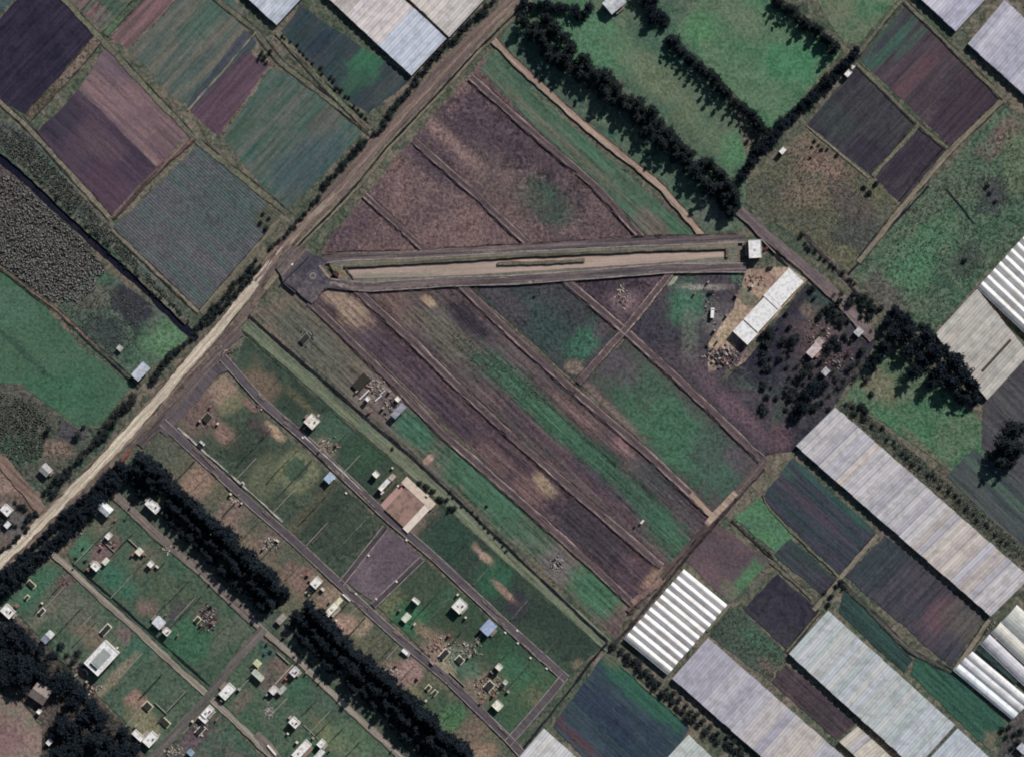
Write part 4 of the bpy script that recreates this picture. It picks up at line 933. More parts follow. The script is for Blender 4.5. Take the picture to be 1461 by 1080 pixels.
# ------------------------------------------------------------------ greenhouses
GHM = {}
def plastic(tone, wang=0.0):
    key = (tone, wang)
    if key not in GHM:
        tn = tuple(min(246, x * 1.06) for x in tone)
        GHM[key] = smat('greenhouse_film', tn, tuple(x * 0.85 for x in tone), rough=0.5, spec=0.3, scale=0.16, amt=0.8, wave=2.3, wang=wang, wamp=0.4)
    return GHM[key]
m_frame = smat('greenhouse_frame', (120, 118, 116), (80, 78, 76), scale=0.5)
m_gutter = smat('gutter_metal', (176, 176, 178), (130, 130, 130), scale=0.3)

def greenhouse(label, o, along, across, n, tones, eave=3.6, rise=0.9, skew=0.0, holes=(), label_group=None, seg=8):
    """o = one ground corner; along = grid vector along the ridges; across = vector over all the bays (grid pixels)"""
    O = P(*o)
    a = Vector((along[0] * S, -along[1] * S, 0))
    c = Vector((across[0] * S, -across[1] * S, 0))
    g = thing('greenhouse', label, 'greenhouse', O + (a + c) / 2, 0, label_group)
    base = g.location
    bw = c / n
    au = a.normalized()
    ga = round(math.degrees(math.atan2(au.y, au.x)) + 90, 1)
    def lo(p, z):
        q = O + p - base
        return (q.x, q.y, z)
    rr = random.Random(int(o[0] * 7 + o[1]))
    for i in range(n):
        if i in holes:
            continue
        bm = bmesh.new()
        rows = []
        ns = max(2, int(a.length / 6))
        rj = rise * rr.uniform(0.9, 1.1)
        e0, e1 = rr.uniform(-0.25, 0.25), rr.uniform(-0.25, 0.25)
        for j in range(ns + 1):
            t = j / ns
            r = []
            dz = rr.uniform(-0.05, 0.05)
            for k in range(seg + 1):
                s = k / seg
                if skew:
                    prof = s / skew if s < skew else (1 - s) / (1 - skew)
                    prof = prof ** 0.8
                else:
                    prof = math.sin(math.pi * s) ** 0.8 if 0 < s < 1 else 0
                p = a * t + bw * (i + 0.008 + s * 0.984) + au * (e0 if j == 0 else e1 if j == ns else 0)
                r.append(bm.verts.new(lo(p, eave + prof * rj + (dz if 0 < s < 1 else 0))))
            rows.append(r)
        for r0, r1 in zip(rows, rows[1:]):
            for k in range(seg):
                bm.faces.new((r0[k], r1[k], r1[k + 1], r0[k + 1]))
        bmesh.ops.recalc_face_normals(bm, faces=bm.faces)
        tone = tones[i % len(tones)] if len(tones) == n else rr.choice(tones)
        bay = bm_obj('roof_bay', bm, plastic(tone, ga), g, smooth=not skew)
        # gable ends of this bay
        for t, side in ((0.0, 0), (1.0, 1)):
            bm = bmesh.new()
            ring = []
            for k in range(seg + 1):
                s = k / seg
                prof = (math.sin(math.pi * s) ** 0.8 if 0 < s < 1 else 0) if not skew else ((s / skew if s < skew else (1 - s) / (1 - skew)) ** 0.8 if 0 < s < 1 else 0)
                ring.append(bm.verts.new(lo(a * t + bw * (i + 0.01 + s * 0.98) + au * (0.35 if side == 0 else -0.35), eave + prof * rise * 0.9)))
            b0 = bm.verts.new(lo(a * t + bw * (i + 0.99) + au * (0.35 if side == 0 else -0.35), 0))
            b1 = bm.verts.new(lo(a * t + bw * (i + 0.01) + au * (0.35 if side == 0 else -0.35), 0))
            bm.faces.new(ring + [b0, b1])
            bm_obj('end_wall', bm, plastic(tone, ga), g)
    for i in range(n + 1):
        if i in holes or i - 1 in holes:
            continue
        bm = bmesh.new()
        w = 0.16
        cu = bw.normalized()
        q = [lo(bw * i + cu * s * w + a * t, z) for z in (eave - 0.12, eave + 0.05) for s, t in ((-1, 0.0), (1, 0.0), (1, 1.0), (-1, 1.0))]
        vs = [bm.verts.new(x) for x in q]
        for f in ((0, 1, 2, 3), (4, 5, 6, 7), (0, 1, 5, 4), (1, 2, 6, 5), (2, 3, 7, 6), (3, 0, 4, 7)):
            bm.faces.new([vs[k] for k in f])
        bmesh.ops.recalc_face_normals(bm, faces=bm.faces)
        bm_obj('gutter', bm, m_gutter, g)
    for t in (0, 1):
        bm = bmesh.new()
        cu = bw.normalized() * (0.05 if t == 0 else -0.05)
        q = [lo(c * t + cu + a * s, z) for s, z in ((0.004, 0), (0.996, 0), (0.996, eave - 0.15), (0.004, eave - 0.15))]
        bm.faces.new([bm.verts.new(x) for x in q])
        bm_obj('side_wall', bm, plastic(tones[0], ga), g)
    return g

LAV = [(176, 172, 178), (184, 180, 184), (168, 164, 172), (190, 186, 186), (178, 176, 184), (172, 170, 174)]
WRM = [(188, 180, 174), (178, 170, 166), (194, 184, 178), (184, 180, 182)]
GRN = [(174, 182, 182), (168, 176, 176), (184, 186, 184), (180, 184, 190), (176, 180, 178)]
BLU = [(186, 192, 204), (178, 184, 196), (196, 200, 208)]
greenhouse('longest grey-white greenhouse running from the evergreens to the east edge', (1135, 636), (56, -55), (277, 242), 34, LAV + WRM)
greenhouse('pinkish-white greenhouse at the top, its end nearest the brown road', (587, 109), (50, -53), (-132, -122), 17, BLU[:1] * 6 + [(206, 196, 194), (200, 192, 190), (204, 196, 196)] * 2 + WRM + BLU[:1])
greenhouse('cream greenhouse at the top between road trees and a pinkish greenhouse', (641, 54), (52, -56), (-110, -104), 14, [(198, 190, 184), (192, 186, 182), (204, 196, 190)])
greenhouse('bluish-white greenhouse cut by the top edge beside the teal crop field', (395, 37), (56, -60), (-90, -82), 11, BLU)
greenhouse('small lavender greenhouse at the top edge above the striped dark field', (1362, 46), (48, -52), (-84, -78), 10, [(182, 180, 194), (174, 172, 188), (190, 188, 198)])
greenhouse('ribbed lavender greenhouse in the north-east corner', (1380, 64), (52, -62), (110, 100), 13, [(178, 176, 188), (168, 166, 180), (186, 184, 194)], rise=1.1)
greenhouse('strongly striped white greenhouse on the east edge above the plain grey one', (1393, 411), (110, 104), (76, -84), 9, [(222, 217, 210), (228, 223, 216)], rise=2.2, eave=3.4, skew=0.6)
greenhouse('plain warm grey greenhouse with a dark roof slot beside the grove', (1333, 478), (60, -65), (74, 92), 9, [(180, 174, 166), (172, 168, 162), (184, 180, 172)], rise=1.2)
greenhouse('brightly striped white greenhouse beside the trampled soil corner', (890, 910), (62, 51), (85, -99), 11, [(226, 219, 214), (230, 223, 217), (220, 213, 208)], rise=2.0, eave=3.6, skew=0.6)
greenhouse('wide lavender-grey greenhouse beside the ragged hedge', (959, 967), (51, -58), (240, 210), 23, [(170, 166, 176), (176, 172, 180), (164, 160, 172), (182, 176, 176), (186, 178, 172)])
greenhouse('pale greenish-white ribbed greenhouse beside the dark crop strip', (1125, 932), (56, -62), (180, 163), 21, GRN + [(186, 186, 192)], rise=1.0)
greenhouse('bluish greenhouse continuing past the dark seam at the bottom edge', (1308, 1099), (57, -61), (110, 98), 12, [(172, 180, 188), (180, 186, 192), (176, 182, 186)])
greenhouse('small cream and grey greenhouse wedged between two large ones', (1197, 1057), (26, -22), (80, 72), 8, [(192, 182, 168), (176, 172, 172), (198, 190, 176)])
greenhouse('small white greenhouse at the bottom edge beside the street corner', (738, 1082), (38, -44), (70, 62), 8, [(196, 196, 196), (186, 186, 190), (202, 200, 196)])
greenhouse('pale green-grey greenhouse tip at the bottom beside the blue field', (946, 1086), (36, -39), (60, 56), 7, [(176, 184, 178), (184, 190, 184)])
greenhouse('twin shiny white tunnels in the south-east corner', (1359, 955), (84, 70), (27, -27), 3, [(208, 214, 226), (190, 190, 192), (214, 214, 216)], rise=1.3, eave=2.6, seg=10)
greenhouse('long tattered grey tunnel beside the dark empty beds', (1398, 918), (80, 76), (13, -14), 1, [(180, 178, 184)], rise=1.8, eave=2.4, seg=10)
greenhouse('torn cream tunnel behind the tattered grey one', (1413, 902), (70, 66), (14, -15), 1, [(188, 186, 178)], rise=1.8, eave=2.4, seg=10)
greenhouse('broad cream-green tunnel furthest from the dark empty beds', (1428, 886), (60, 56), (22, -24), 1, [(192, 194, 186)], rise=2.2, eave=2.6, seg=10)
field('empty_bed', [(1392, 926), (1400, 918), (1462, 966), (1448, 974)], (46, 52, 56), (40, 62, 54), row=A, width=3, ramp=0.6, grain=0.4)

# dark slot in the plain greenhouse: a raised roof vent seen edge-on
t = thing('roof_vent', 'dark narrow vent hood on the plain warm grey greenhouse roof', 'vent', P(1420, 507, 4.55), 47.5)
pbox('hood', (-15, 15, -0.9, 0.9, 0.1, 0.8), smat('rust_dark', (70, 64, 58), (50, 46, 44)), t)
pbox('flap', (-14.6, 14.6, -1.2, -0.95, 0.0, 0.6), m_frame, t)

# ------------------------------------------------------------------ buildings
W = (236, 232, 226)
m_wall = smat('white_wall', (200, 194, 186), (160, 152, 146), scale=0.6)
m_block = smat('block_wall', (150, 142, 134), (116, 108, 104), scale=0.7, amt=0.8)
m_dark = smat('dark_glass', (44, 48, 58), (30, 32, 40), rough=0.15, spec=0.6)
m_door = smat('door_paint', (110, 84, 66), (80, 62, 52))
m_patio = smat('patio_concrete', (158, 148, 138), (120, 112, 106), scale=0.5, amt=0.9)
m_patio2 = smat('patio_earth', (140, 118, 106), (104, 92, 84), scale=0.4, amt=0.9)
m_tank = smat('black_tank', (40, 40, 44), (30, 30, 32), rough=0.5)
RM = {}
def roof_mat(tone, wave=0.0, ang=0.0):
    k = (tone, wave, ang)
    if k not in RM:
        RM[k] = smat('roof_cover', tone, tuple(x * 0.74 for x in tone), rough=0.55, spec=0.3, scale=0.45, amt=0.9, wave=wave, wang=ang, wamp=0.35)
    return RM[k]

def house(label, u, v, w, d, tone, h=3.0, ang=A, style='flat', name='house', cat='house', wall=None, group=None, tank=False):
    """w along the ang direction, d across it (grid pixels)"""
    w *= S; d *= S
    h *= 1.6 if name != 'warehouse' else 1.0
    t = thing(name, label, cat, P(u, v), ang, group)
    wm = wall or m_wall
    x, y = w / 2 - 0.25, d / 2 - 0.25
    bm = bmesh.new()
    for sx, sy, fx, fy in (((-x, x), (-y, -y + 0.2), 0, 0), ((-x, x), (y - 0.2, y), 0, 0), ((-x, -x + 0.2), (-y + 0.2, y - 0.2), 0, 0), ((x - 0.2, x), (-y + 0.2, y - 0.2), 0, 0)):
        box(bm, sx[0], sx[1], sy[0], sy[1], 0, h)
    bm_obj('wall', bm, wm, t)
    wv = 1.0 if style != 'flat' else 0
    rm = roof_mat(tone, wv, ang + (90 if style == 'mono' else 0))
    bm = bmesh.new()
    X, Y = w / 2, d / 2
    if style == 'flat':
        box(bm, -X, X, -Y, Y, h + 0.003, h + 0.18)
        ro = bm_obj('roof', bm, rm, t)
        bm = bmesh.new()
        for q in ((-X, X, -Y, -Y + 0.25), (-X, X, Y - 0.25, Y), (-X, -X + 0.25, -Y + 0.25, Y - 0.25), (X - 0.25, X, -Y + 0.25, Y - 0.25)):
            box(bm, *q, h + 0.183, h + 0.5)
        bm_obj('parapet', bm, wm, ro)
    elif style == 'gable':
        r = min(w, d) * 0.18
        along = w >= d
        e = 0.35
        for s in (-1, 1):
            if along:
                q = [(-X - e, s * (Y + e), h - 0.1), (X + e, s * (Y + e), h - 0.1), (X + e, 0, h + r), (-X - e, 0, h + r)]
            else:
                q = [(s * (X + e), -Y - e, h - 0.1), (s * (X + e), Y + e, h - 0.1), (0, Y + e, h + r), (0, -Y - e, h + r)]
            lo_ = [bm.verts.new(p) for p in q]
            up = [bm.verts.new((p[0], p[1], p[2] + 0.1)) for p in q]
            bm.faces.new(up); bm.faces.new(lo_[::-1])
            for i in range(4):
                bm.faces.new((lo_[i], lo_[(i + 1) % 4], up[(i + 1) % 4], up[i]))
        bmesh.ops.recalc_face_normals(bm, faces=bm.faces)
        ro = bm_obj('roof', bm, rm, t)
        bm = bmesh.new()
        if along:
            box(bm, -X - e, X + e, -0.15, 0.15, h + r + 0.06, h + r + 0.16)
        else:
            box(bm, -0.15, 0.15, -Y - e, Y + e, h + r + 0.06, h + r + 0.16)
        bm_obj('ridge', bm, rm, ro)
    else:
        e = 0.3
        q = [(-X - e, -Y - e, h), (X + e, -Y - e, h), (X + e, Y + e, h + 0.05 * d), (-X - e, Y + e, h + 0.05 * d)]
        lo_ = [bm.verts.new(p) for p in q]
        up = [bm.verts.new((p[0], p[1], p[2] + 0.08)) for p in q]
        bm.faces.new(up); bm.faces.new(lo_[::-1])
        for i in range(4):
            bm.faces.new((lo_[i], lo_[(i + 1) % 4], up[(i + 1) % 4], up[i]))
        bmesh.ops.recalc_face_normals(bm, faces=bm.faces)
        bm_obj('roof', bm, rm, t)
    pbox('door', (-0.45, 0.45, -y - 0.05, -y - 0.002, 0.05, 2.1), m_door, t)
    for k in (-1, 1):
        wn = pbox('window', (k * x * 0.6 - 0.5, k * x * 0.6 + 0.5, -y - 0.04, -y - 0.002, 1.0, 2.0), m_wall, t)
        pbox('pane', (k * x * 0.6 - 0.42, k * x * 0.6 + 0.42, -y - 0.06, -y - 0.042, 1.08, 1.92), m_dark, wn)
    hs = random.Random(int(u * 31 + v * 17))
    if name in ('house', 'cottage', 'farmhouse') and w > 4:
        px0 = hs.choice((-1, 1))
        q = (X + 0.02, X + hs.uniform(1.5, 3.0)) if px0 > 0 else (-X - hs.uniform(1.5, 3.0), -X - 0.02)
        pbox('patio', (q[0], q[1], -Y * hs.uniform(0.4, 0.95), Y * hs.uniform(0.3, 0.9), 0, LZ[0] + 0.12), hs.choice((m_patio, m_patio2)), t)
        if style == 'flat':
            x0, y0 = hs.uniform(-X * 0.5, X * 0.1), hs.uniform(-Y * 0.5, Y * 0.1)
            pbox('roof_hatch', (x0, x0 + 1.5, y0, y0 + 1.5, h + 0.183, h + hs.uniform(0.6, 1.4)), wm, t)
            if hs.random() < 0.5:
                tank = True
    if tank:
        bm = bmesh.new()
        bmesh.ops.create_cone(bm, cap_ends=True, segments=14, radius1=0.6, radius2=0.55, depth=1.2, matrix=Matrix.Translation((X * 0.4, Y * 0.3, h + 0.8)))
        bm_obj('water_tank', bm, m_tank, t)
    return t

WH, CR, SV, LV, BL = (238, 236, 232), (232, 224, 206), (206, 210, 216), (208, 198, 208), (170, 184, 214)
house('white cottage with shrubs on the road bend at the west edge', 11, 727, 15, 12, WH, 3)
house('tiny white shed just below the west edge cottage', 12, 748, 8, 6, WH, 2.3, ang=B, style='mono', name='shed', cat='shed')
house('little grey-roofed house alone above the road junction', 67, 670, 14, 13, (172, 172, 170), 3, style='gable')
house('silver-roofed shed beside the road bank trees', 202, 530, 13, 24, (196, 202, 212), 3.2, style='gable', name='shed', cat='shed')
house('tiny pale hut at the edge of the burnt patch', 172, 497, 7, 6, (190, 190, 180), 2.2, style='mono', name='hut', cat='hut')
house('white ribbed metal shed nearest the start of the lane', 151, 724, 21, 13, (222, 228, 234), 4.0, style='gable', name='shed', cat='shed')
house('white house standing in the gap of the cypress windbreak', 220, 721, 22, 12, WH, 4.0, tank=True)
house('small white hut above the reddish soil patch', 156, 764, 8, 9, WH, 2.6, name='hut', cat='hut')
house('small cream hut right of the reddish soil patch', 200, 786, 8, 9, CR, 2.6, name='hut', cat='hut', style='mono')
house('small white hut on the plot by the gravelly lane bend', 216, 804, 8, 8, WH, 2.6, name='hut', cat='hut')
house('white house beside the start of the pale lane', 138, 807, 12, 10, WH, 3.2)
house('cream shed joined behind the house at the pale lane', 152, 800, 6, 9, CR, 2.4, style='mono', name='shed', cat='shed')
house('white house in the corner between belt and wood', 13, 871, 18, 14, WH, 3.0)
house('small bright white shed on the plot by the wood', 73, 904, 9, 8, WH, 2.8, style='mono', name='shed', cat='shed')
house('grey-blue lean-to next to the small bright shed', 66, 911, 9, 9, (142, 148, 168), 2.4, style='mono', name='lean_to', cat='shed')
house('bluish white house beside the pale lane', 228, 887, 14, 13, (216, 220, 234), 3.4, style='mono')
house('square white house close below the bluish one', 239, 900, 10, 9, WH, 3.2)
house('white flat-roofed house at the lane crossing', 325, 985, 14, 22, WH, 3.2)
house('white L-plan house below the lane crossing', 297, 1014, 10, 18, WH, 3.0)
house('white annex of the L-plan house', 291, 1024, 14, 7, WH, 2.6, name='annex', cat='house')
house('bright white house at the foot of the walled yard', 216, 1053, 14, 20, WH, 3.2)
house('bright white wing left of the walled yard house', 198, 1048, 18, 8, WH, 2.6, name='wing', cat='house')
house('pale brown barn roof among the wood trees', 60, 987, 24, 24, (142, 128, 122), 4, ang=-35, style='gable', name='barn', cat='barn', wall=m_block)
house('small white hut below the brown barn', 57, 1014, 6, 6, WH, 2.4, name='hut', cat='hut')
house('white hut among the wood trees at the bottom edge', 72, 1057, 9, 7, WH, 2.6, ang=B, name='hut', cat='hut')
house('small blue-grey hut on the bottom plot', 273, 1072, 8, 7, (150, 172, 190), 2.4, name='hut', cat='hut', style='mono')
house('cream-white house between windbreak and street', 452, 830, 12, 15, (240, 232, 220), 3.2)
house('long cream-yellow house along a driveway', 474, 868, 9, 22, (240, 236, 206), 3.2)
house('narrow yellowish annex at the street end of the long cream house', 484, 857, 6, 10, (226, 220, 180), 2.6, style='mono', name='annex', cat='house')
house('narrow white hut casting a square black shadow on grass', 594, 856, 12, 5, WH, 4.6, name='hut', cat='hut', ang=-40)
house('pale yellow-green shed below the narrow white hut', 580, 880, 8, 12, (224, 230, 200), 2.4, style='mono', name='shed', cat='shed')
house('cream house with a reddish terrace near the upper street', 656, 863, 16, 18, (240, 236, 222), 3.8, tank=True)
house('light blue roofed house beside the upper street', 697, 894, 15, 19, BL, 3.6, style='mono')
house('tall white hut with a black round shadow on the lower plot', 712, 950, 9, 8, (214, 210, 196), 4.2, name='hut', cat='hut')
house('cream shed at the end of the rubble yard', 710, 1005, 13, 12, CR, 2.8, name='shed', cat='shed')
house('small grey-white hut beside the rubble yard', 721, 972, 6, 6, (200, 200, 196), 3, name='hut', cat='hut')
house('pale lavender house at the gravel lane bend', 421, 957, 11, 12, LV, 3.4)
house('white shed at the far end of the walled driveway', 391, 983, 10, 11, (214, 208, 202), 3.0, name='shed', cat='shed')
house('narrow grey-green shed next to the driveway end', 403, 983, 6, 12, (186, 188, 176), 2.8, style='mono', name='shed', cat='shed')
house('bright white cube house alone on grass near the bottom', 421, 1029, 14, 11, WH, 3.8)
house('long cream-white house at the bottom edge', 431, 1068, 12, 30, (244, 238, 224), 3.2)
house('small white house at the top of the bottom courtyard', 459, 1059, 9, 11, (226, 226, 224), 3.4)
house('narrow white shed closing the bottom courtyard', 456, 1075, 7, 16, (232, 230, 224), 2.8, style='mono', name='shed', cat='shed', ang=-40)
house('pale yellow hut in the lane junction garden', 368, 945, 9, 8, (214, 212, 160), 2.6, style='mono', name='hut', cat='hut')
house('greenish white shed below the pale yellow hut', 369, 962, 18, 7, (196, 204, 180), 3.2, style='mono', name='shed', cat='shed')
house('pinkish shed in the windbreak gap by the lane', 402, 882, 8, 14, (168, 156, 150), 2.6, style='mono', name='shed', cat='shed')
house('small white hut at the windbreak edge near the yellow pits', 597, 1006, 6, 7, WH, 2.4, name='hut', cat='hut')
house('cream house on the strip of plots above the street', 446, 601, 17, 17, (226, 218, 206), 3.6, tank=True)
house('blue-white shed on the dark green plot', 471, 681, 10, 13, (176, 196, 216), 3.2, style='mono', name='shed', cat='shed')
house('small cream hut above the long white house', 537, 676, 9, 8, CR, 3.2, name='hut', cat='hut')
house('long narrow white house beside the concrete shell', 549, 691, 7, 20, (244, 240, 230), 3.4)
house('pinkish hut at the driveway end of the long narrow house', 560, 680, 6, 8, (190, 172, 156), 2.6, style='mono', name='hut', cat='hut')
house('white storage hut with round top on the building yard', 525, 569, 6, 6, WH, 3.2, name='hut', cat='hut')
house('grey metal shed with a black shadow on the building yard', 569, 586, 8, 22, (160, 160, 172), 3.6, style='mono', name='shed', cat='shed')
house('cream cabin beside the grey metal shed', 568, 569, 7, 7, CR, 3, name='cabin', cat='cabin')
house('white farmhouse roof at the top edge of the pasture', 876, 6, 20, 26, (206, 208, 212), 3.6, ang=-50, style='gable', name='farmhouse')
house('upper white hut in the hedge by the dark field', 1214, 95, 9, 7, CR, 2.8, name='hut', cat='hut')
house('lower white hut in the hedge by the dark field', 1209, 106, 7, 10, WH, 2.8, name='hut', cat='hut')
house('white hut at the end of the thick pasture hedge', 1116, 216, 7, 10, WH, 3, name='hut', cat='hut')
house('flat white house with a square roof terrace at the avenue end', 1076, 356, 18, 26, (244, 242, 238), 4.2, ang=3, tank=False)
house('pinkish white farmhouse among derelict farmyard walls', 1160, 500, 11, 19, (214, 196, 196), 3.4, style='gable', name='farmhouse')
house('pale block house up the farmyard from the farmhouse', 1168, 488, 10, 9, (178, 158, 150), 2.8, style='mono', name='outhouse', cat='house')
house('small grey-white shed by the estate road end', 1224, 474, 9, 10, (196, 196, 198), 2.8, style='mono', name='shed', cat='shed')
house('small grey shed at the bottom of the farmyard', 1177, 530, 8, 9, (190, 190, 194), 2.6, style='mono', name='shed', cat='shed')
house('small metal shed in the bottom right corner bushes', 1457, 1066, 12, 10, (196, 200, 208), 3, style='mono', name='shed', cat='shed')

# long white warehouse in two roofs with an end block
for (u, v, w, d, lab, hh) in [(1117, 412, 29, 55, 'large bright white warehouse nearest the estate road', 6.2), (1087, 447, 28, 50, 'middle bright white warehouse between seam and end block', 6.0), (1063, 474, 29, 24, 'low white end block of the warehouse row by the scrap yard', 5.6)]:
    house(lab, u, v, w, d, (250, 250, 246), hh, ang=-43, name='warehouse', cat='warehouse')

# the big white building with a sunk roof terrace
t = house('big white building with a grey skylit roof near the wood', 147, 937, 28, 44, WH, 5.0, ang=-43, name='large_house')
pbox('skylight', (-3.6, 3.6, -6.4, 6.6, 8.19, 8.5), smat('skylight_glass', (150, 156, 152), (120, 128, 126), rough=0.3), t)
pbox('stair_cover', (-3.4, 3.4, -8.6, -7.2, 8.19, 9.1), m_dark, t)
t = thing('porch', 'small curved white porch at the back of the big white building', 'porch', P(121, 958), A)
bm = bmesh.new()
for i in range(10):
    a0, a1 = math.pi * i / 10, math.pi * (i + 1) / 10
    q = [(3.4 * math.cos(a0), 2.2 * math.sin(a0)), (3.4 * math.cos(a1), 2.2 * math.sin(a1)), (2.2 * math.cos(a1), 1.2 * math.sin(a1)), (2.2 * math.cos(a0), 1.2 * math.sin(a0))]
    lo_ = [bm.verts.new((x, y, 2.5)) for x, y in q]; up = [bm.verts.new((x, y, 2.75)) for x, y in q]
    bm.faces.new(up); bm.faces.new(lo_[::-1]); bm.faces.new((lo_[0], lo_[1], up[1], up[0])); bm.faces.new((lo_[2], lo_[3], up[3], up[2]))
bmesh.ops.recalc_face_normals(bm, faces=bm.faces)
bm_obj('roof', bm, m_wall, t)
for k in (-1, 0, 1):
    pbox('post', (k * 2.7 - 0.12, k * 2.7 + 0.12, (0.2 if k else 1.5), (0.45 if k else 1.75), 0, 2.497), m_wall, t)

# ------------------------------------------------------------------ foundations and shells
m_found = smat('fresh_concrete', (214, 206, 170), (176, 166, 140), scale=0.6, amt=0.8)
m_found_w = smat('white_block', (220, 216, 206), (176, 168, 156), scale=0.6, amt=0.8)
m_pit = smat('foundation_soil', (40, 42, 36), (58, 54, 46), scale=0.6)
def foundation(label, u, v, w, d, ang=A, h=1.1, mat=None, cross=False):
    t = thing('house_foundation', label, 'foundation', P(u, v), ang)
    x, y = w * S / 2, d * S / 2
    th = 0.55
    bm = bmesh.new()
    for q in ((-x, x, -y, -y + th), (-x, x, y - th, y), (-x, -x + th, -y + th, y - th), (x - th, x, -y + th, y - th)):
        box(bm, *q, 0, h * random.uniform(0.85, 1.15))
    bm_obj('wall', bm, mat or m_found, t)
    if cross:
        pbox('partition', (-0.2, 0.2, -y + th + 0.003, y - th - 0.003, 0, h * 0.8), mat or m_found, t)
    pbox('floor', (-x + th, x - th, -y + th, y - th, 0, LZ[0] + 0.08), m_pit, t)
    return t
foundation('yellowish foundation ring nearest the belt of evergreens', 45, 833, 7, 14, B, mat=m_found)
foundation('short yellow foundation ring below the nearest one', 39, 852, 6, 8, mat=m_found)
foundation('white foundation ring on the grass strip by the wood plot', 60, 872, 7, 11, mat=m_found_w)
foundation('cream foundation ring above the big white building', 151, 898, 9, 18, A, mat=m_found_w)
foundation('bright cream foundation ring beside the orange soil heap', 211, 1007, 13, 11, A, mat=m_found)
foundation('bright cream foundation ring beside the grey cross lane', 236, 1030, 15, 9, A, mat=m_found)
foundation('yellow foundation ring beside the dark rubble house', 282, 884, 10, 8, B, mat=m_found)
foundation('yellow foundation ring on the east side of the cross lane', 364, 953, 9, 8, B, mat=m_found)
foundation('twin room foundation below the L-plan house', 286, 1041, 9, 16, A, mat=m_found_w, cross=True)
foundation('left yellow pit foundation on the dry plot', 611, 981, 7, 9, A, mat=m_found)
foundation('right yellow pit foundation on the dry plot', 620, 988, 7, 9, A, mat=m_found)
foundation('pale block foundation in the middle of the red rubble plot', 634, 933, 10, 16, A, mat=m_found_w, cross=True)
foundation('square white block foundation beside the cream yard slab', 656, 941, 12, 10, A, mat=m_found_w)
foundation('white foundation among rubble on the lower street plot', 698, 978, 12, 14, A, mat=m_found_w, cross=True)
foundation('pale timber-edged foundation beside the cream-white house', 441, 844, 7, 10, A, mat=m_found_w)
foundation('dark brown open timber foundation on the building yard', 515, 546, 14, 26, A, h=2.0, mat=smat('dark_timber', (58, 38, 36), (40, 28, 30)), cross=True)
foundation('grey stone foundation ring on the rough upper plot', 435, 484, 10, 16, A, h=0.9, mat=smat('grey_stone', (128, 128, 132), (90, 92, 98)))
foundation('pink stone foundation on the tan corner plot', 296, 596, 12, 14, A, h=1.2, mat=smat('pink_stone', (150, 128, 124), (104, 90, 90)))
foundation('small white ring of blocks on the lawn behind the lane', 346, 690, 5, 5, A, h=0.8, mat=m_found_w)

# U-shaped house shell by the green strip
t = thing('house_shell', 'large U-shaped cream concrete house shell beside the green strip', 'building shell', P(582, 719), A)
m_slab = smat('cream_slab', (206, 186, 164), (172, 152, 136), scale=0.4, amt=0.8)
bm = bmesh.new(); box(bm, -14, -9.5, -15, 8, 0, 0.9); bm_obj('left_wing', bm, smat('pink_slab', (176, 136, 120), (150, 118, 106), scale=0.4), t)
bm = bmesh.new(); box(bm, -14, 14.5, 8.003, 14, 0, 2.6); bm_obj('rear_wing', bm, m_slab, t)
bm = bmesh.new(); box(bm, 9, 14, -15, 8, 0, 2.4); bm_obj('right_wing', bm, smat('white_slab', (216, 200, 184), (180, 162, 150), scale=0.4), t)
pbox('court_floor', (-9.497, 8.997, -14, 8, 0, LZ[0] + 0.1), smat('court_soil', (150, 118, 100), (96, 84, 76), scale=0.2, amt=0.9), t)
pbox('pillar', (-3, -2.4, -2, -1.4, 0, 2.2), m_slab, t); pbox('pillar', (3, 3.6, -2, -1.4, 0, 2.2), m_slab, t)

# ------------------------------------------------------------------ rubble and stores
def heap(label, u, v, ru, rv, n, mats, seed, name='rubble_heap', cat='rubble', zmax=1.0, ang=A, big=0.9):
    """a heap of loose blocks too many to count: one object"""
    rd = random.Random(seed)
    me = bpy.data.meshes.new(name)
    bm = bmesh.new()
    rr_ = math.radians(ang)
    for i in range(int(n * 1.3)):
        x, y = rd.gauss(0, 0.42) * ru * S, rd.gauss(0, 0.45) * rv * S
        s = rd.uniform(0.2, big * 0.75)
        M = Matrix.Translation((x, y, rd.uniform(0.1, zmax))) @ Matrix.Rotation(rd.uniform(0, 6.28) if rd.random() < 0.5 else rr_, 4, 'Z') @ Matrix.Rotation(rd.gauss(0, 0.3), 4, 'X')
        vs = box(bm, -s * rd.uniform(0.6, 2.6), s * rd.uniform(0.6, 1.6), -s * 0.5, s * rd.uniform(0.4, 0.9), -0.3, s * 0.5, M)
        mi = rd.randrange(len(mats))
        for f in {f for v_ in vs for f in v_.link_faces}:
            f.material_index = mi
    bm.to_mesh(me); bm.free()
    for m in mats:
        me.materials.append(m)
    o = new_obj(name, me)
    o.location = P(u, v)
    tag(o, label, cat, kind='stuff')
    return o
m_r1 = smat('pale_rubble', (172, 162, 152), (130, 120, 112)); m_r2 = smat('red_rubble', (124, 88, 80), (92, 66, 62)); m_r3 = smat('dark_rubble', (44, 42, 46), (60, 54, 54)); m_r4 = smat('tan_rubble', (168, 140, 116), (128, 106, 92)); m_r5 = smat('grey_rubble', (128, 124, 126), (92, 90, 94))
heap('scrap and rubble heap at the end of the white warehouse', 1030, 508, 20, 16, 150, [m_r1, m_r2, m_r3, m_r3, m_r5], 1, zmax=1.6, big=1.3, name='scrap_heap', cat='scrap')
heap('rust brown scrap heap beside the warehouse end', 1044, 512, 14, 12, 70, [m_r2, m_r3, m_r5], 2, name='scrap_heap', cat='scrap')
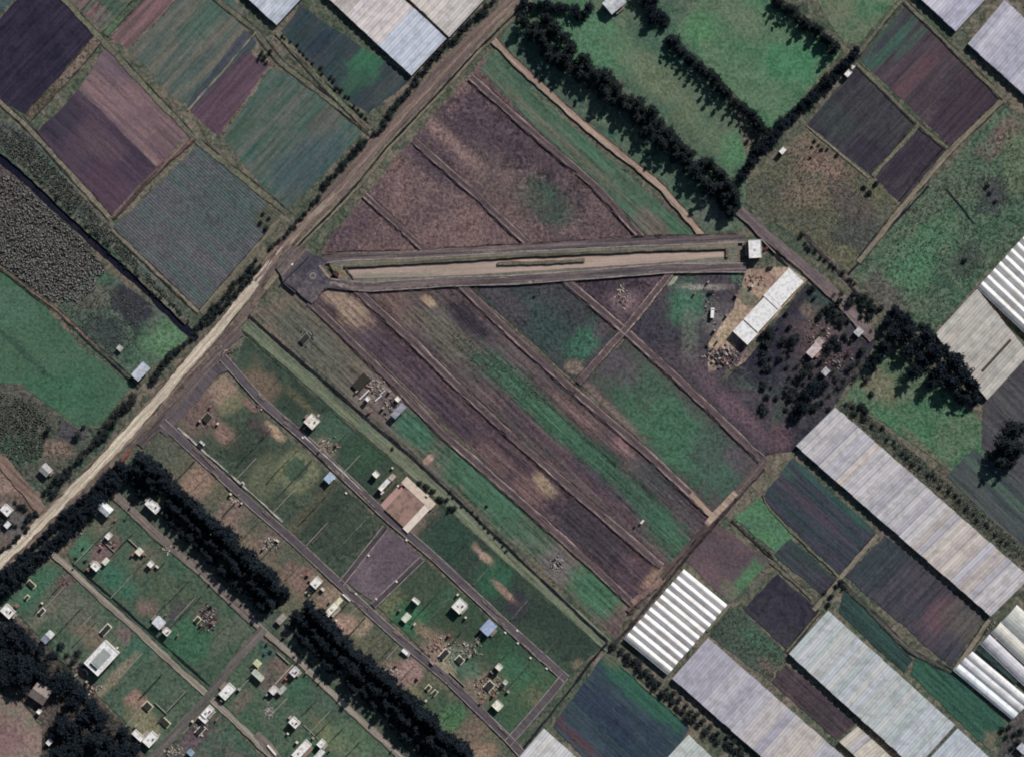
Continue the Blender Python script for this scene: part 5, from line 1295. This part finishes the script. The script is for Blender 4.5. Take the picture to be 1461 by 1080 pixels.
heap('red and pale rubble on the building plot by the street', 628, 928, 26, 20, 130, [m_r1, m_r2, m_r4, m_r3], 3)
heap('dark rubble behind the light blue house', 672, 926, 20, 12, 60, [m_r3, m_r1, m_r5], 4, zmax=1.6)
heap('tan and pale rubble around the lower plot foundation', 696, 980, 26, 18, 120, [m_r1, m_r4, m_r4, m_r3, m_r2], 5)
heap('blackened rubble house on the green lane plot', 296, 880, 14, 20, 90, [m_r3, m_r3, m_r5, m_r1, m_r2], 6, zmax=1.5)
heap('timber and blocks heap on the building yard', 532, 552, 22, 16, 90, [m_r4, m_r1, m_r3, m_r5], 7)
heap('grey heap beside the grey metal shed', 560, 582, 14, 16, 70, [m_r5, m_r1, m_r3], 8)
heap('grey stone heap on the rough upper plot', 440, 480, 12, 10, 50, [m_r5, m_r5, m_r3], 9, zmax=0.7)
heap('rubble and soil heap at the tan corner plot', 298, 600, 18, 14, 60, [m_r4, m_r2, m_r5, m_r3], 10, zmax=0.7)
heap('pinkish rubble heap beside the kerb of the long street', 338, 714, 14, 10, 50, [m_r1, m_r2, m_r4], 11, zmax=0.7)
heap('grey rubble heap by the middle of the long street', 384, 775, 12, 10, 60, [m_r5, m_r1, m_r3], 12, zmax=0.8)
heap('tan rubble heap by the cream house street front', 468, 636, 18, 12, 60, [m_r4, m_r3, m_r5, m_r1], 13, zmax=0.9)
heap('dark and pale rubble beside the windbreak lane', 238, 782, 12, 7, 40, [m_r1, m_r3, m_r5], 14)
heap('brown rubble beside the small white hut', 152, 774, 14, 8, 40, [m_r2, m_r3, m_r1], 15)
heap('grey and pale block pile in the L-plan house yard', 286, 1040, 14, 14, 50, [m_r1, m_r4, m_r3], 16)
heap('rubble and blocks at the bottom edge plot', 246, 1072, 16, 10, 60, [m_r3, m_r1, m_r4, m_r5], 17)
heap('pale rubble behind the pink soil circle', 558, 958, 14, 8, 50, [m_r1, m_r4, m_r5], 18)
heap('orange rubble below the big white building', 132, 982, 12, 9, 50, [m_r2, m_r4, m_r1, m_r3], 19)
heap('dark rubble between shell house and shrubs', 608, 724, 12, 12, 40, [m_r3, m_r5, m_r1], 20)
heap('grey rubble at the tip of the green plots', 792, 804, 14, 10, 60, [m_r5, m_r1, m_r3], 21, zmax=0.7)
heap('derelict wall rubble around the farmhouse', 1168, 488, 24, 24, 120, [m_r2, m_r5, m_r3, m_r1], 22)
heap('pale rubble around the farmyard sheds', 1196, 512, 34, 30, 90, [m_r5, m_r3, m_r3, m_r2], 23)
heap('pale stones on the purple triangle plot', 888, 424, 8, 16, 40, [m_r1, m_r3, m_r2], 24, zmax=0.6)
heap('junk rows beside the parked white truck', 1012, 440, 14, 26, 50, [m_r3, m_r5, m_r5], 25, zmax=0.7)
heap('soil and stone heap at the street corner fence', 318, 500, 20, 10, 70, [m_r5, m_r1, m_r3, m_r2], 26, zmax=0.8, ang=B)
heap('pale rubble along the dug bank by the avenue end', 1074, 400, 24, 12, 50, [m_r2, m_r4, m_r3], 27, zmax=0.7)
heap('bricks by the upper plots street front', 370, 582, 8, 6, 30, [m_r2, m_r1, m_r3], 28, zmax=0.8)
heap('grey rubble at the lane junction yard', 384, 1012, 10, 12, 50, [m_r5, m_r1, m_r5], 29, zmax=0.8)
heap('broken film and poles among the torn tunnels', 1438, 900, 26, 16, 60, [m_r1, m_r1, m_r5, m_r3], 30, zmax=2.5)
heap('dark rubble beside the evergreen belt', 104, 762, 12, 6, 30, [m_r3, m_r5, m_r1], 31)
heap('dark stakes and rubble beside the pale lane gate', 92, 832, 10, 16, 40, [m_r3, m_r2, m_r5], 32, zmax=0.8)
# pipes on the building yard
m_pipe = smat('pale_pipe', (214, 212, 216), (180, 178, 184))
def pipe(label, u, v, L, ang, r=0.5):
    bm = bmesh.new()
    bmesh.ops.create_cone(bm, cap_ends=False, segments=14, radius1=r, radius2=r, depth=L, matrix=Matrix.Translation((0, 0, r)) @ Matrix.Rotation(math.pi / 2, 4, 'Y'))
    bmesh.ops.create_cone(bm, cap_ends=False, segments=14, radius1=r * 0.85, radius2=r * 0.85, depth=L, matrix=Matrix.Translation((0, 0, r)) @ Matrix.Rotation(math.pi / 2, 4, 'Y'))
    o = bm_obj('concrete_pipe', bm, m_pipe, None)
    o.location = P(u, v, 0.6)
    o.rotation_euler = (0, 0, math.radians(ang))
    tag(o, label, 'pipe')
pipe('long pale pipe lying beside the white storage hut', 520, 563, 9.5, 45)
pipe('short pale pipe lying in the middle of the building yard', 540, 568, 6, 42)
pipe('thin pale pipe above the short one', 546, 560, 5, 40, 0.3)

# ------------------------------------------------------------------ walls, gates, fences
def wall_(label, p, q, h, mat, th=0.3, name='boundary_wall', cat='wall', cap=True, posts=0):
    a, b_ = P(*p), P(*q)
    L = (b_ - a).length
    t = thing(name, label, cat, (a + b_) / 2, math.degrees(math.atan2(b_.y - a.y, b_.x - a.x)))
    pbox('wall_panel', (-L / 2, L / 2, -th / 2, th / 2, 0, h), mat, t)
    if cap:
        pbox('coping', (-L / 2, L / 2, -th / 2 - 0.06, th / 2 + 0.06, h + 0.002, h + 0.12), mat, t)
    for i in range(posts):
        x = -L / 2 + L * i / max(1, posts - 1)
        pbox('post', (x - 0.2, x + 0.2, -th / 2 - 0.1, th / 2 + 0.1, 0, h + 0.4), mat, t)
    return t
m_red = smat('red_paint', (170, 40, 44), (120, 36, 40))
m_gatew = smat('gate_wall', (70, 68, 78), (54, 54, 62))
wall_('dark entrance gate wall across the plaza', (404, 402), (441, 366), 4.0, m_gatew, 0.8, 'gate_wall', posts=4)
wall_('dark side wall at the plaza corner', (405, 404), (422, 418), 2.6, m_gatew, 0.8, 'gate_wall')
wall_('bright red sheet fence at the end of the evergreen belt', (174, 659), (186, 643), 2.4, m_red, 0.4, 'sheet_fence', 'fence', posts=3)
wall_('white kerbside wall at the cross street corner', (489, 847), (500, 857), 1.6, m_found_w, 0.9)
wall_('long pale wall beside the lane driveway', (393, 975), (418, 948), 2.6, smat('pinkwall', (176, 160, 150), (140, 126, 120)), 0.6)
wall_('pinkish roadside wall at the bottom edge', (382, 1062), (394, 1076), 2.2, m_found_w, 1.2)
wall_('dark plot wall beside the small white hut', (151, 775), (165, 788), 1.6, m_block, 0.4)
wall_('brown plot wall of the orange soil yard', (180, 1036), (204, 1004), 1.6, m_block, 0.4)
wall_('low wall along the driveway of the avenue house', (1086, 342), (1106, 362), 2.0, m_block, 0.5)

pw = random.Random(5)
for (u, v, L, along) in [(352, 668, 40, B), (404, 716, 46, B), (452, 762, 44, B), (500, 664, 40, B), (690, 900, 34, B), (652, 968, 30, A), (560, 930, 26, B), (500, 876, 28, B), 
                         (120, 790, 40, B), (174, 836, 46, B), (196, 780, 36, A), (264, 868, 44, B), (80, 850, 44, B), (186, 950, 50, B), (120, 890, 30, B), (252, 1000, 40, B), (352, 972, 36, B), (396, 1010, 40, B), (456, 1030, 44, B), (404, 938, 24, A), (230, 1010, 24, A), (444, 1044, 30, A)]:
    dx, dy = math.cos(math.radians(along)) * L / 2, -math.sin(math.radians(along)) * L / 2
    o = wall_('low grey block wall along the edge of a housing plot', (u - dx, v - dy), (u + dx, v + dy), pw.uniform(0.9, 1.8), m_block, 0.35, 'plot_wall')
    o['group'] = 'low block walls along housing plots'

def dot(label, u, v, group):
    t = thing('utility_box', label, 'utility box', P(u, v), A, group)
    pbox('cabinet', (-0.7, 0.7, -0.5, 0.5, 0, 1.3), m_found_w, t)
    pbox('lid', (-0.78, 0.78, -0.58, 0.58, 1.302, 1.4), m_found_w, t)
for u, v in [(738, 899), (739, 917), (757, 938), (780, 953), (721, 902), (580, 770), (526, 792), (494, 703), (508, 847), (537, 854), (566, 829), (568, 693), (477, 682), (432, 624)]:
    dot('small white utility box on the kerb of the asphalt plot streets', u, v, 'utility boxes along plot streets')

bs = random.Random(21)
m_pallet = smat('pallet_wood', (134, 110, 88), (96, 80, 68))
m_stack = [smat('grey_blocks', (150, 146, 142), (116, 110, 108)), smat('pale_blocks', (206, 198, 186), (164, 154, 146)), smat('red_bricks', (150, 92, 78), (116, 76, 68))]
spots = [(642, 905), (618, 945), (668, 935), (700, 958), (688, 1000), (706, 990), (724, 985), (590, 890), (572, 872), (664, 880), (652, 846), (462, 842), (480, 885), (470, 858), (440, 818), (396, 770), (376, 782), (330, 706), (346, 718), (310, 606), (284, 600), (300, 580),
         (456, 592), (436, 608), (480, 634), (458, 642), (544, 702), (560, 668), (572, 690), (608, 706), (528, 586), (545, 580), (556, 560), (508, 560), (146, 782), (164, 776), (190, 792), (206, 792), (226, 806), (126, 814), (164, 740), (138, 734), (238, 876), (286, 892), (304, 890), (252, 906),
         (316, 998), (340, 982), (308, 1026), (276, 1030), (228, 1046), (196, 1034), (188, 1046), (168, 922), (108, 962), (124, 972), (60, 858), (24, 862), (410, 968), (380, 992), (436, 960), (410, 1044), (446, 1052), (470, 1070), (424, 1056), (566, 950), (596, 968), (606, 998), (1020, 470), (1036, 452), (1050, 424), (1072, 408), (1026, 486), (990, 420), (1010, 404)]
for u, v in spots:
    t = thing('block_stack', 'small stack of building blocks on a pallet in a plot or yard', 'block stack', P(u + bs.uniform(-2, 2), v + bs.uniform(-2, 2)), bs.choice((A, B)) + bs.uniform(-8, 8), 'block stacks on plots and yards')
    w_, d_, h_ = bs.uniform(0.6, 1.4), bs.uniform(0.5, 0.9), bs.uniform(0.6, 1.5)
    zb = LZ[0]
    pbox('pallet', (-w_ - 0.1, w_ + 0.1, -d_ - 0.1, d_ + 0.1, 0, zb + 0.15), m_pallet, t)
    bm = bmesh.new()
    box(bm, -w_, w_, -d_, d_, zb + 0.152, zb + h_)
    box(bm, -w_ * 0.5, w_ * 0.9, -d_ * 0.8, d_ * 0.6, zb + h_ + 0.002, zb + h_ + 0.25)
    bm_obj('blocks', bm, bs.choice(m_stack), t)

# entrance roundabout
t = thing('roundabout', 'round planted island with a dark low ring wall on the entrance plaza', 'roundabout', P(447, 394))
def ring(name, r0, r1, z0, z1, mat, par):
    bm = bmesh.new()
    n = 28
    V = [[bm.verts.new((r * math.cos(6.28319 * i / n), r * math.sin(6.28319 * i / n), z)) for i in range(n)] for r, z in ((r1, z0), (r1, z1), (r0, z1), (r0, z0))]
    for i in range(n):
        j = (i + 1) % n
        for k in range(3):
            bm.faces.new((V[k][i], V[k][j], V[k + 1][j], V[k + 1][i]))
    bmesh.ops.recalc_face_normals(bm, faces=bm.faces)
    return bm_obj(name, bm, mat, par)
ring('ring_wall', 4.2, 5.0, 0, 2.0, smat('roundabout_stone', (92, 88, 98), (74, 72, 80)), t)
ring('inner_ring', 1.6, 2.2, 0, 2.6, m_block, t)
bm = bmesh.new(); bmesh.ops.create_cone(bm, cap_ends=True, segments=24, radius1=4.15, radius2=4.0, depth=0.5, matrix=Matrix.Translation((0, 0, LZ[0]))); bm_obj('planted_bed', bm, smat('bed_soil', (84, 78, 86), (66, 62, 70)), t)
t = thing('kiosk', 'small dark-topped kiosk on the sandy splitter island', 'kiosk', P(480, 391), -40)
pbox('wall', (-1.8, 1.8, -1.2, 1.2, 0, 2.4), m_block, t); pbox('roof', (-2.1, 2.1, -1.5, 1.5, 2.403, 2.6), smat('rusty_roof', (70, 48, 42), (50, 38, 36)), t); pbox('door', (-0.4, 0.4, -1.25, -1.203, 0.05, 2.0), m_door, t)

# ------------------------------------------------------------------ vehicles
m_tyre = smat('tyre_rubber', (30, 30, 32), (22, 22, 24))
def vehicle(label, u, v, ang, L, Wd, H, tone, van=False, name='parked_car', cat='car'):
    z0 = LZ[0]
    t = thing(name, label, cat, P(u, v, 0.9), ang)
    paint = smat('car_paint', tone, tuple(x * 0.9 for x in tone), rough=0.35, spec=0.5)
    bm = bmesh.new()
    prof = [(-0.5, 0.3), (-0.5, 0.62), (-0.44, 0.7), (0.3, 0.72), (0.47, 0.62), (0.5, 0.5), (0.5, 0.3)] if not van else [(-0.5, 0.3), (-0.5, 1.0), (0.3, 1.0), (0.42, 0.7), (0.5, 0.6), (0.5, 0.3)]
    l = [bm.verts.new((x * L, -Wd / 2, z * (H if van else 1.2))) for x, z in prof]
    r = [bm.verts.new((x * L, Wd / 2, z * (H if van else 1.2))) for x, z in prof]
    bm.faces.new(l); bm.faces.new(r[::-1])
    for i in range(len(l)):
        j = (i + 1) % len(l)
        bm.faces.new((l[i], r[i], r[j], l[j]))
    bmesh.ops.recalc_face_normals(bm, faces=bm.faces)
    bm_obj('body', bm, paint, t)
    if not van:
        bm = bmesh.new()
        vs = box(bm, -0.36 * L, 0.2 * L, -Wd * 0.44, Wd * 0.44, 0.868, H)
        for v_ in vs[4:]:
            v_.co.x = v_.co.x * 0.72 - 0.05 * L; v_.co.y *= 0.86
        bm_obj('cabin', bm, m_dark, t)
        pbox('roof', (-0.3 * L, 0.09 * L, -Wd * 0.37, Wd * 0.37, H + 0.002, H + 0.05), paint, t)
    else:
        bm = bmesh.new()
        vs = [bm.verts.new(q) for q in ((0.305 * L, -Wd * 0.42, H * 0.985 + 0.01), (0.305 * L, Wd * 0.42, H * 0.985 + 0.01), (0.415 * L, Wd * 0.42, H * 0.71 + 0.02), (0.415 * L, -Wd * 0.42, H * 0.71 + 0.02))]
        bm.faces.new(vs); bm_obj('windscreen', bm, m_dark, t)
    for sx in (-0.3, 0.32):
        for sy in (-1, 1):
            bm = bmesh.new()
            bmesh.ops.create_cone(bm, cap_ends=True, segments=14, radius1=0.34, radius2=0.34, depth=0.22, matrix=Matrix.Translation((sx * L, sy * (Wd / 2 - 0.06), 0.34)) @ Matrix.Rotation(math.pi / 2, 4, 'X'))
            bm_obj('wheel', bm, m_tyre, t)
vehicle('dark car parked on the long street by the tan corner plot', 285, 637, -43, 4.4, 1.8, 1.45, (50, 46, 52))
vehicle('white car beside the dark one on the long street', 289, 632, -43, 4.2, 1.75, 1.45, (210, 208, 206))
vehicle('white van parked on the street beside the pink soil circle', 579, 930, -40, 6.4, 2.2, 2.4, (236, 234, 228), True, 'parked_van', 'van')
vehicle('white truck standing in the junk yard', 1016, 447, 86, 7.0, 2.3, 2.8, (236, 234, 230), True, 'parked_truck', 'truck')
vehicle('dark car at the junk yard edge near the avenue', 1014, 418, 22, 5.0, 2.0, 1.6, (30, 32, 36))
vehicle('black car beside the avenue end house', 1098, 383, 8, 4.6, 1.9, 1.5, (34, 32, 38))
vehicle('dark red car behind the avenue end house', 1092, 356, 40, 4.4, 1.8, 1.5, (92, 40, 44))
vehicle('white car on the plaza inside the gate', 418, 377, 50, 4.4, 1.8, 1.5, (206, 204, 210))
# cylinder tank on the farmyard and haystack
t = thing('post_stack', 'white stake bundle on the green strip near the corner street', 'stake', P(916, 744), B)
pbox('bundle', (-1.4, 1.4, -0.5, 0.5, 0, 2.4), m_found, t); pbox('cover', (-1.6, 1.6, -0.7, 0.7, 2.403, 2.6), m_found_w, t)
